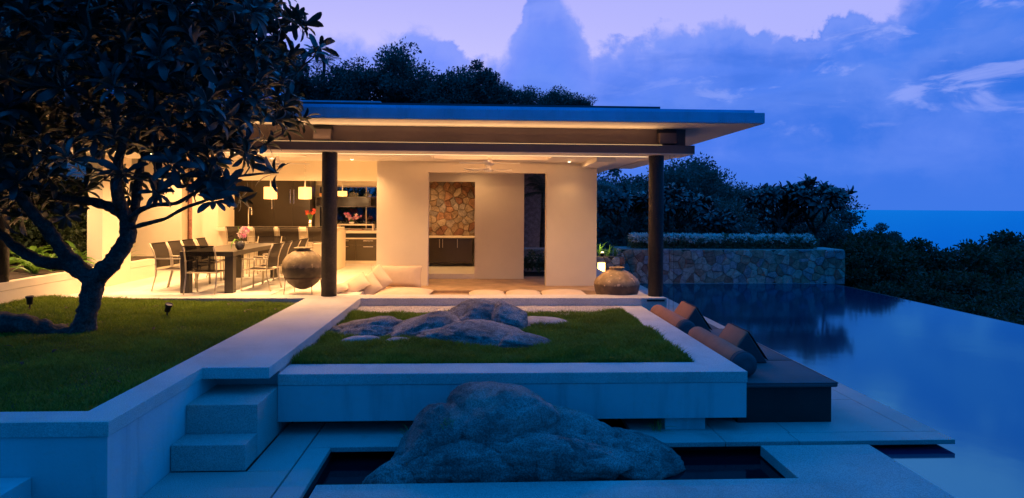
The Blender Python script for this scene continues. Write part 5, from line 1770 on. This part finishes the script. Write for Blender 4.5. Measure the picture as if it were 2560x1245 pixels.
fr = thing('frangipani_tree', 'big dark frangipani tree forking over the lawn, its crown filling the corner', 'tree', (-5.33, 8.9, -0.08))
FT = {'trunk': ([(-5.40, 8.9, -0.25), (-5.35, 8.9, -0.02), (-5.30, 8.9, 0.16), (-5.26, 8.9, 0.34), (-5.23, 8.9, 0.53), (-5.21, 8.9, 0.70)], [.20, .15, .13, .125, .13, .14]),
      'r1': ([(-5.22, 8.9, 0.62), (-5.01, 8.9, 0.84), (-4.86, 8.9, 1.04), (-4.78, 8.9, 1.23), (-4.78, 8.9, 1.42), (-4.85, 8.9, 1.61)], [.13, .115, .105, .10, .09, .08]),
      'r1up': ([(-4.85, 8.9, 1.58), (-4.82, 8.7, 1.87), (-4.76, 8.6, 2.13), (-4.61, 8.5, 2.49), (-4.44, 8.4, 2.89), (-4.2, 8.3, 3.4)], [.08, .07, .06, .05, .04, .03]),
      'arc': ([(-4.82, 8.9, 1.5), (-5.12, 9.1, 1.62), (-5.42, 9.2, 1.69), (-5.81, 9.3, 1.73), (-6.26, 9.4, 1.88), (-6.66, 9.5, 2.17), (-7.0, 9.6, 2.6)], [.075, .07, .06, .055, .045, .04, .03]),
      'rv': ([(-4.78, 8.9, 1.31), (-4.84, 9.2, 1.61), (-4.90, 9.4, 1.95), (-4.90, 9.5, 2.3), (-4.76, 9.6, 2.78), (-4.55, 9.7, 3.27), (-4.3, 9.7, 3.7)], [.07, .06, .055, .05, .04, .035, .025]),
      'b1': ([(-4.75, 8.9, 1.33), (-4.41, 8.7, 1.41), (-4.08, 8.5, 1.48), (-3.81, 8.4, 1.61), (-3.46, 8.3, 1.73), (-3.2, 8.2, 1.86)], [.035, .028, .024, .022, .020, .016]),
      'b2': ([(-4.76, 8.9, 1.41), (-4.54, 8.7, 1.56), (-4.28, 8.6, 1.65), (-3.95, 8.5, 1.68), (-3.66, 8.4, 1.82), (-3.38, 8.4, 1.98), (-3.05, 8.4, 2.04), (-2.68, 8.4, 2.08)], [.042, .036, .030, .026, .023, .020, .016, .012]),
      'b3': ([(-4.28, 8.6, 1.65), (-4.21, 8.6, 1.82), (-4.05, 8.6, 1.95), (-3.8, 8.6, 2.09), (-3.54, 8.6, 2.25)], [.028, .024, .02, .018, .015]),
      'l1': ([(-5.22, 8.9, 0.62), (-5.5, 8.9, 0.88), (-5.6, 8.8, 1.1), (-5.69, 8.7, 1.31), (-5.8, 8.6, 1.52), (-5.96, 8.5, 1.81), (-6.18, 8.4, 2.11), (-6.3, 8.3, 2.6)], [.12, .10, .085, .08, .07, .06, .05, .04]),
      'l2': ([(-5.24, 8.9, 0.64), (-5.68, 9.1, 0.82), (-6.07, 9.2, 0.85), (-6.43, 9.3, 0.99), (-6.68, 9.3, 1.2), (-7.0, 9.3, 1.48)], [.11, .085, .08, .07, .06, .05]),
      'low': ([(-5.30, 8.9, -0.12), (-5.58, 8.85, -0.09), (-5.85, 8.8, -0.01), (-6.15, 8.75, 0.07), (-6.5, 8.7, 0.12), (-7.0, 8.65, 0.2)], [.12, .12, .135, .14, .14, .13])}
for k, (p, r_) in FT.items():
    b = MB()
    bark_tube(b, p, r_, 18 if max(r_) > .06 else 9, 0.30, len(k), 7)
    b.build('trunk' if k == 'trunk' else 'limb', 'bark', fr, smooth=True)
nodes = [Vector(p) for k, (pp, r_) in FT.items() if k not in ('trunk', 'low') for p in pp[2:]]
OUT = [(-7.9, 1.25), (-6.9, 1.38), (-6.13, 1.47), (-5.5, 1.80), (-5.0, 1.75), (-4.7, 1.65), (-4.24, 1.45), (-3.71, 1.60), (-3.20, 1.85), (-3.08, 2.17), (-3.29, 2.49), (-3.08, 2.71), (-2.90, 2.83), (-2.72, 3.16), (-2.95, 3.48),
       (-2.75, 3.76), (-2.50, 4.1), (-2.66, 4.37), (-2.85, 4.8), (-3.31, 5.2), (-4.9, 5.45), (-7.9, 5.4)]
rg = random.Random(12)
tips = [Vector(q) for q in [(-3.2, 8.2, 1.86), (-2.66, 8.4, 2.08), (-3.54, 8.6, 2.25), (-2.36, 8.6, 4.05), (-3.3, 8.1, 1.72), (-3.45, 8.3, 2.02), (-3.05, 8.5, 2.35)]]
while len(tips) < 900:
    x, z, y = rg.uniform(-7.9, -2.2), rg.uniform(1.2, 5.4), rg.uniform(7.5, 10.5)
    if not inside(OUT, x, z):
        continue
    if z < 2.35 and rg.random() < (0.74 if x > -5.6 else .40):
        continue
    if x > -3.2 and rg.random() < .35:
        continue
    p = Vector((x, y, z))
    if min((p - t_).length for t_ in tips) < .105:
        continue
    tips.append(p)
fork = Vector((-5.1, 8.9, 1.0))
tips.sort(key=lambda p: (p - fork).length)
tw = MB()
mats_all = []
for p in tips:
    best = min(nodes, key=lambda q: (q - p).length + .6 * max(0, (q - fork).length - (p - fork).length))
    d = p - best
    mid1 = best + d * .4 + Vector((rg.uniform(-.06, .06), rg.uniform(-.06, .06), -.05 * d.length))
    mid2 = best + d * .75 + Vector((rg.uniform(-.04, .04), rg.uniform(-.04, .04), -.03 * d.length))
    r0 = .012 + .006 * min(2, d.length)
    tw.tube([best, mid1, mid2, p], [r0, r0 * .85, r0 * .75, .010], 5)
    nodes += [mid1, mid2]
    ax = (p - mid2).normalized() + Vector((rg.uniform(-.3, .3), rg.uniform(-.3, .3), .55))
    mats_all.append((p, rosette(p, ax, rg.randint(10, 15), rg)))
o = tw.build('twigs', 'twig', fr)
o['kind'] = 'stuff'
# the clusters that show largest (nearest, low and to the side of the open house) are single leaves
score = sorted(range(len(mats_all)), key=lambda i: mats_all[i][0].y * .9 - mats_all[i][0].x * -.35 + .35 * abs(mats_all[i][0].z - 2.2) - (mats_all[i][0].x + 3) * .9)
single, rest = [], []
for i in score:
    (single if len(single) + len(mats_all[i][1]) <= 296 else rest).extend(mats_all[i][1])
fo = Vector(fr.location)
for m_ in single:
    o = link('leaf', LEAF_ME, fr)
    o.matrix_local = Matrix.Translation(-fo) @ m_
V, F = leaves_from(rest)
o = link('crown', np_mesh('crown', V - np.array(fo), F, 'frangleaf', True), fr)
o['kind'] = 'stuff'
fw = petal_flower(0.05).mesh('blossom', 'petal')
for i in [j for j in range(len(mats_all)) if mats_all[j][0].z > 2.6 and mats_all[j][0].y < 9.2][::9][:20]:
    p = mats_all[i][0]
    for k in range(3):
        o = link('blossom', fw, fr)
        o.location = p - fo + Vector((rg.uniform(-.06, .06), rg.uniform(-.1, 0), .06 + .05 * k))
        o.rotation_euler = (R(60) + rg.uniform(-.5, .5), rg.uniform(-.5, .5), rg.uniform(0, 3))


fl_m = []
for k in range(26):
    x, y = rg.uniform(-7.2, -3.3), rg.uniform(6.2, 11.3)
    if x < -0.75 * y:
        continue
    fl_m.append(Matrix.Translation((x, y, -0.03 + float(mound(x, y)))) @ Matrix.Rotation(rg.uniform(0, 6.28), 4, 'Z') @ Matrix.Rotation(rg.uniform(-.3, .3), 4, 'X') @ Matrix.Diagonal((.42, .42, .42, 1)))
V, F = leaves_from(fl_m)
stuff(link('fallen_leaves', np_mesh('fallen_leaves', V, F, 'soil', True)), 'dry leaves scattered on the lawn under the tree', 'leaves')


# smaller frangipanis in the garden beyond the pool: one crown built once, copied
def small_frangipani(seed, tips_n=70, w=1.5, h=2.4):
    rg_ = random.Random(seed)
    b = MB()
    ends = []
    def grow(p, d, L, r_, lev):
        e = p + d * L
        b.tube([p, p + d * L * .5 + Vector((rg_.uniform(-.05, .05), rg_.uniform(-.05, .05), .02)), e], [r_, r_ * .85, r_ * .7], 6)
        if lev == 0:
            ends.append((e, d))
            return
        for k in range(2 if lev < 3 else 3):
            a = rg_.uniform(0, 6.28)
            nd = (d + Vector((math.cos(a), math.sin(a), .15)) * rg_.uniform(.5, .9)).normalized()
            grow(e, nd, L * rg_.uniform(.7, .9), r_ * .7, lev - 1)
    grow(Vector((0, 0, 0)), Vector((0.05, 0, 1)), h * .26, .09, 5)
    ms = []
    for e, d in ends:
        ms += rosette(e, d + Vector((0, 0, .3)), rg_.randint(9, 13), rg_, 1.15)
    V_, F_ = leaves_from(ms)
    bl = MB()
    for e, d in ends[::6]:
        f_ = petal_flower(.07)
        for k in range(4):
            off = Vector((rg_.uniform(-.1, .1), rg_.uniform(-.1, .1), .12 + rg_.uniform(0, .1)))
            bl.add([tuple(Matrix.Rotation(1.0, 3, 'X') @ Vector(v) + e + off) for v in f_.v], f_.f)
    return b.mesh('trunk', 'bark', True), np_mesh('crown', V_, F_, 'frangleaf', True), bl.mesh('blossoms', 'petal')


FRP = [small_frangipani(31), small_frangipani(32)]
for i, (x, y, base, s, rz, lab) in enumerate([(12.35, 26.0, 0.15, 1.12, 0.4, 'blossoming frangipani standing against the sky behind the wall, the narrower one'),
                                              (14.15, 26.4, -0.1, 1.22, 2.0, 'blossoming frangipani standing against the sky behind the wall, the leaning outer one'),
                                              (5.6, 25.0, -0.2, 1.15, 1.0, 'frangipani with white blossoms between lounge wall and corner column'),
                                              (7.9, 25.4, -0.3, 1.15, 3.1, 'frangipani with white blossoms just right of the corner column'),
                                              (9.9, 27.0, -0.6, 1.0, 4.4, 'lower frangipani above the middle of the hedge'), (13.2, 27.5, -.4, .9, 5.0, 'frangipani filling the gap between the two sky-lined ones')]):
    t = thing('frangipani_tree', lab, 'tree', (x, y, base), rz, 'small frangipanis beyond the pool')
    for nm, me in zip(('trunk', 'crown', 'blossoms'), FRP[i % 2]):
        o = link(nm, me, t)
        o.scale = (s, s, s)
        if nm == 'crown':
            o['kind'] = 'stuff'
        if nm == 'trunk':
            ob = link('root', MB().tube([(0, 0, -2.6), (0, 0, .02)], .11, 8).mesh('root', 'bark'), t)


# ------------------------------------------------------------------ lilies, grasses, ferns
def strap_set(seed, n_, L, w, droop):
    rg_ = random.Random(seed)
    r_ = []
    for k in range(n_):
        el0 = rg_.uniform(.7, 1.4)
        ll = L * rg_.uniform(.75, 1.2)
        path = []
        for q in range(8):
            u = q / 7
            path.append((ll * u * math.cos(el0) + .25 * ll * u * u, 0.0, ll * (u * math.sin(el0) - droop * u ** 2.2)))
        r_.append(strap_leaf(path, w * rg_.uniform(.8, 1.2)))
    return r_


LILY = [b.mesh('leaf', 'lily', True) for b in strap_set(1, 6, 0.62, 0.075, .55)]
BLADE = [b.mesh('leaf', 'lily', True) for b in strap_set(2, 6, 0.55, 0.022, .45)]


def clump(name, label, cat, x, y, z, meshes, n_, s, group, seed):
    rg_ = random.Random(seed)
    t = thing(name, label, cat, (x, y, z), 0, group)
    for k in range(n_):
        o = link('leaf', rg_.choice(meshes), t)
        o.rotation_euler = (rg_.uniform(-.12, .12), rg_.uniform(-.2, .2), k * 2.4 + rg_.uniform(-.3, .3))
        o.location = (rg_.uniform(-.05, .05), rg_.uniform(-.05, .05), 0)
        k_ = s * rg_.uniform(.7, 1.15)
        o.scale = (k_, k_, k_)
    return t


for i, (x, y, s) in enumerate([(-8.05, 11.95, .8), (-8.4, 12.35, .95), (-8.02, 12.5, .85), (-8.55, 12.85, 1.05), (-8.08, 12.95, .9), (-8.75, 13.4, 1.15), (-8.25, 13.5, .9), (-8.95, 12.3, 1.1), (-8.6, 14.2, 1.3), (-9.2, 13.6, 1.4)]):
    clump('lily_plant', 'strap-leaved lily in the side planter, %s from the lawn' % order[i], 'plant', x, y, 0.40, LILY, 15, s, 'lilies in the side planter', 100 + i)
clump('grass_tuft', 'thin grass tuft in the planter beside the tall pier', 'plant', -7.95, 14.75, 0.39, BLADE, 18, 1.0, None, 120)
for i, (x, y, s) in enumerate([(3.65, 21.0, .9), (3.95, 21.12, 1.0), (4.2, 21.05, .95), (4.45, 21.1, .9), (3.4, 21.1, .9)]):
    clump('garden_grass', 'arching grass clump lit by the uplight, %s from the lounge wall' % order[i], 'plant', x, y, 0.04, BLADE, 22, s * 1.15, 'grasses round the uplight', 140 + i)
clump('fern', 'tiny bright fern growing on the face of the huge boulder', 'fern', FERN.x, FERN.y + .01, FERN.z, BLADE, 18, .22, None, 160)
clump('fern', 'dark fern in the gap under the raised bed, left of the huge boulder', 'fern', -0.72, 6.75, -0.80, BLADE, 22, .45, None, 161)
clump('fern', 'dark fern in the gap under the raised bed, right of the huge boulder', 'fern', 1.95, 6.95, -0.80, BLADE, 20, .35, None, 162)

# the little court seen through the narrow opening
tr_ = thing('stone_trough', 'old carved stone trough in the court behind the lounge', 'trough', (1.75, 18.3, -0.2))
b = MB()
b.prism([(1.25, -0.2), (2.5, -0.2), (2.6, 0.42), (1.15, 0.42)], 'y', 18.0, 18.6)
b.build('body', STONES[1], tr_, bevel=0.03)
MB().box(1.10, 2.65, 17.95, 18.65, 0.421, 0.48).build('rim', STONES[5], tr_, bevel=0.015)
MB().box(0.9, 3.3, 16.5, 20.7, -1.3, -0.16).build('court_soil', 'soil', tr_)
for i, (x, y) in enumerate([(1.45, 17.3), (1.85, 17.4)]):
    t = thing('flowering_shrub', ('white flowering shrub in the court, against the plain wall', 'white flowering shrub in the court, before the stone trough')[i], 'shrub', (x, y, -0.16), 0, 'shrubs in the court')
    c = np.random.default_rng(i).normal(size=(26, 3)) * np.array([.16, .16, .12]) + np.array([0, 0, .28])
    V, F = leaf_cloud(c, np.full(26, .10), 40, .08)
    link('foliage', np_mesh('foliage', V, F, 'shrubleaf'), t)
    V, F = leaf_cloud(c[:14] + np.array([0, -.08, .1]), np.full(14, .05), 5, .05, .8, 1.3)
    link('blossoms', np_mesh('blossoms', V, F, 'petal'), t)
gw = thing('garden_wall', 'dark rough wall closing the court behind the lounge', 'wall', (1.8, 20.9, 0))
MB().box(-0.5, 2.15, 20.8, 21.2, -1.3, 3.4).build('wall_face', STONES[4], gw)

for i, (x, y, tz, s) in enumerate([(-4.6, 21.6, 2.2, 1.0), (-3.3, 21.9, 2.45, 1.05), (-2.3, 21.5, 1.9, .8), (-5.6, 22.4, 2.6, 1.1)]):
    bush(x, y, tz, s, 'dark shrub outside the kitchen window, %s from the cabinets' % order[i], 'shrubs outside the kitchen window', i)

for i, (x, y, tz, s) in enumerate([(-9.9, 14.6, 1.6, 1.0), (-11.2, 13.2, 1.9, 1.2), (-10.6, 16.6, 2.3, 1.2), (-12.4, 15.6, 2.6, 1.4), (-9.9, 18.4, 2.6, 1.2), (-13.5, 18.5, 3.0, 1.5)]):
    bush(x, y, tz, s, 'dark shrub behind the lily planter, %s from the tall pier' % order[i], 'shrubs behind the lily planter', i)

# rear pavilion roof showing over the main roof
rp2 = thing('rear_pavilion', 'second flat-roofed pavilion, only its roof edge showing behind the main roof', 'building', (-9, 26, 0))
MB().box(-19, -4.0, 25.5, 32, 5.62, 5.80).build('roof', 'fascia_conc', rp2, bevel=0.01)
MB().box(-19, -8.6, 27.0, 32, 6.3, 6.55).build('upper_roof', 'fascia_conc', rp2, bevel=0.01)
MB().box(-18, -5.0, 26.5, 31, -1.9, 5.60).build('wall', 'render', rp2)
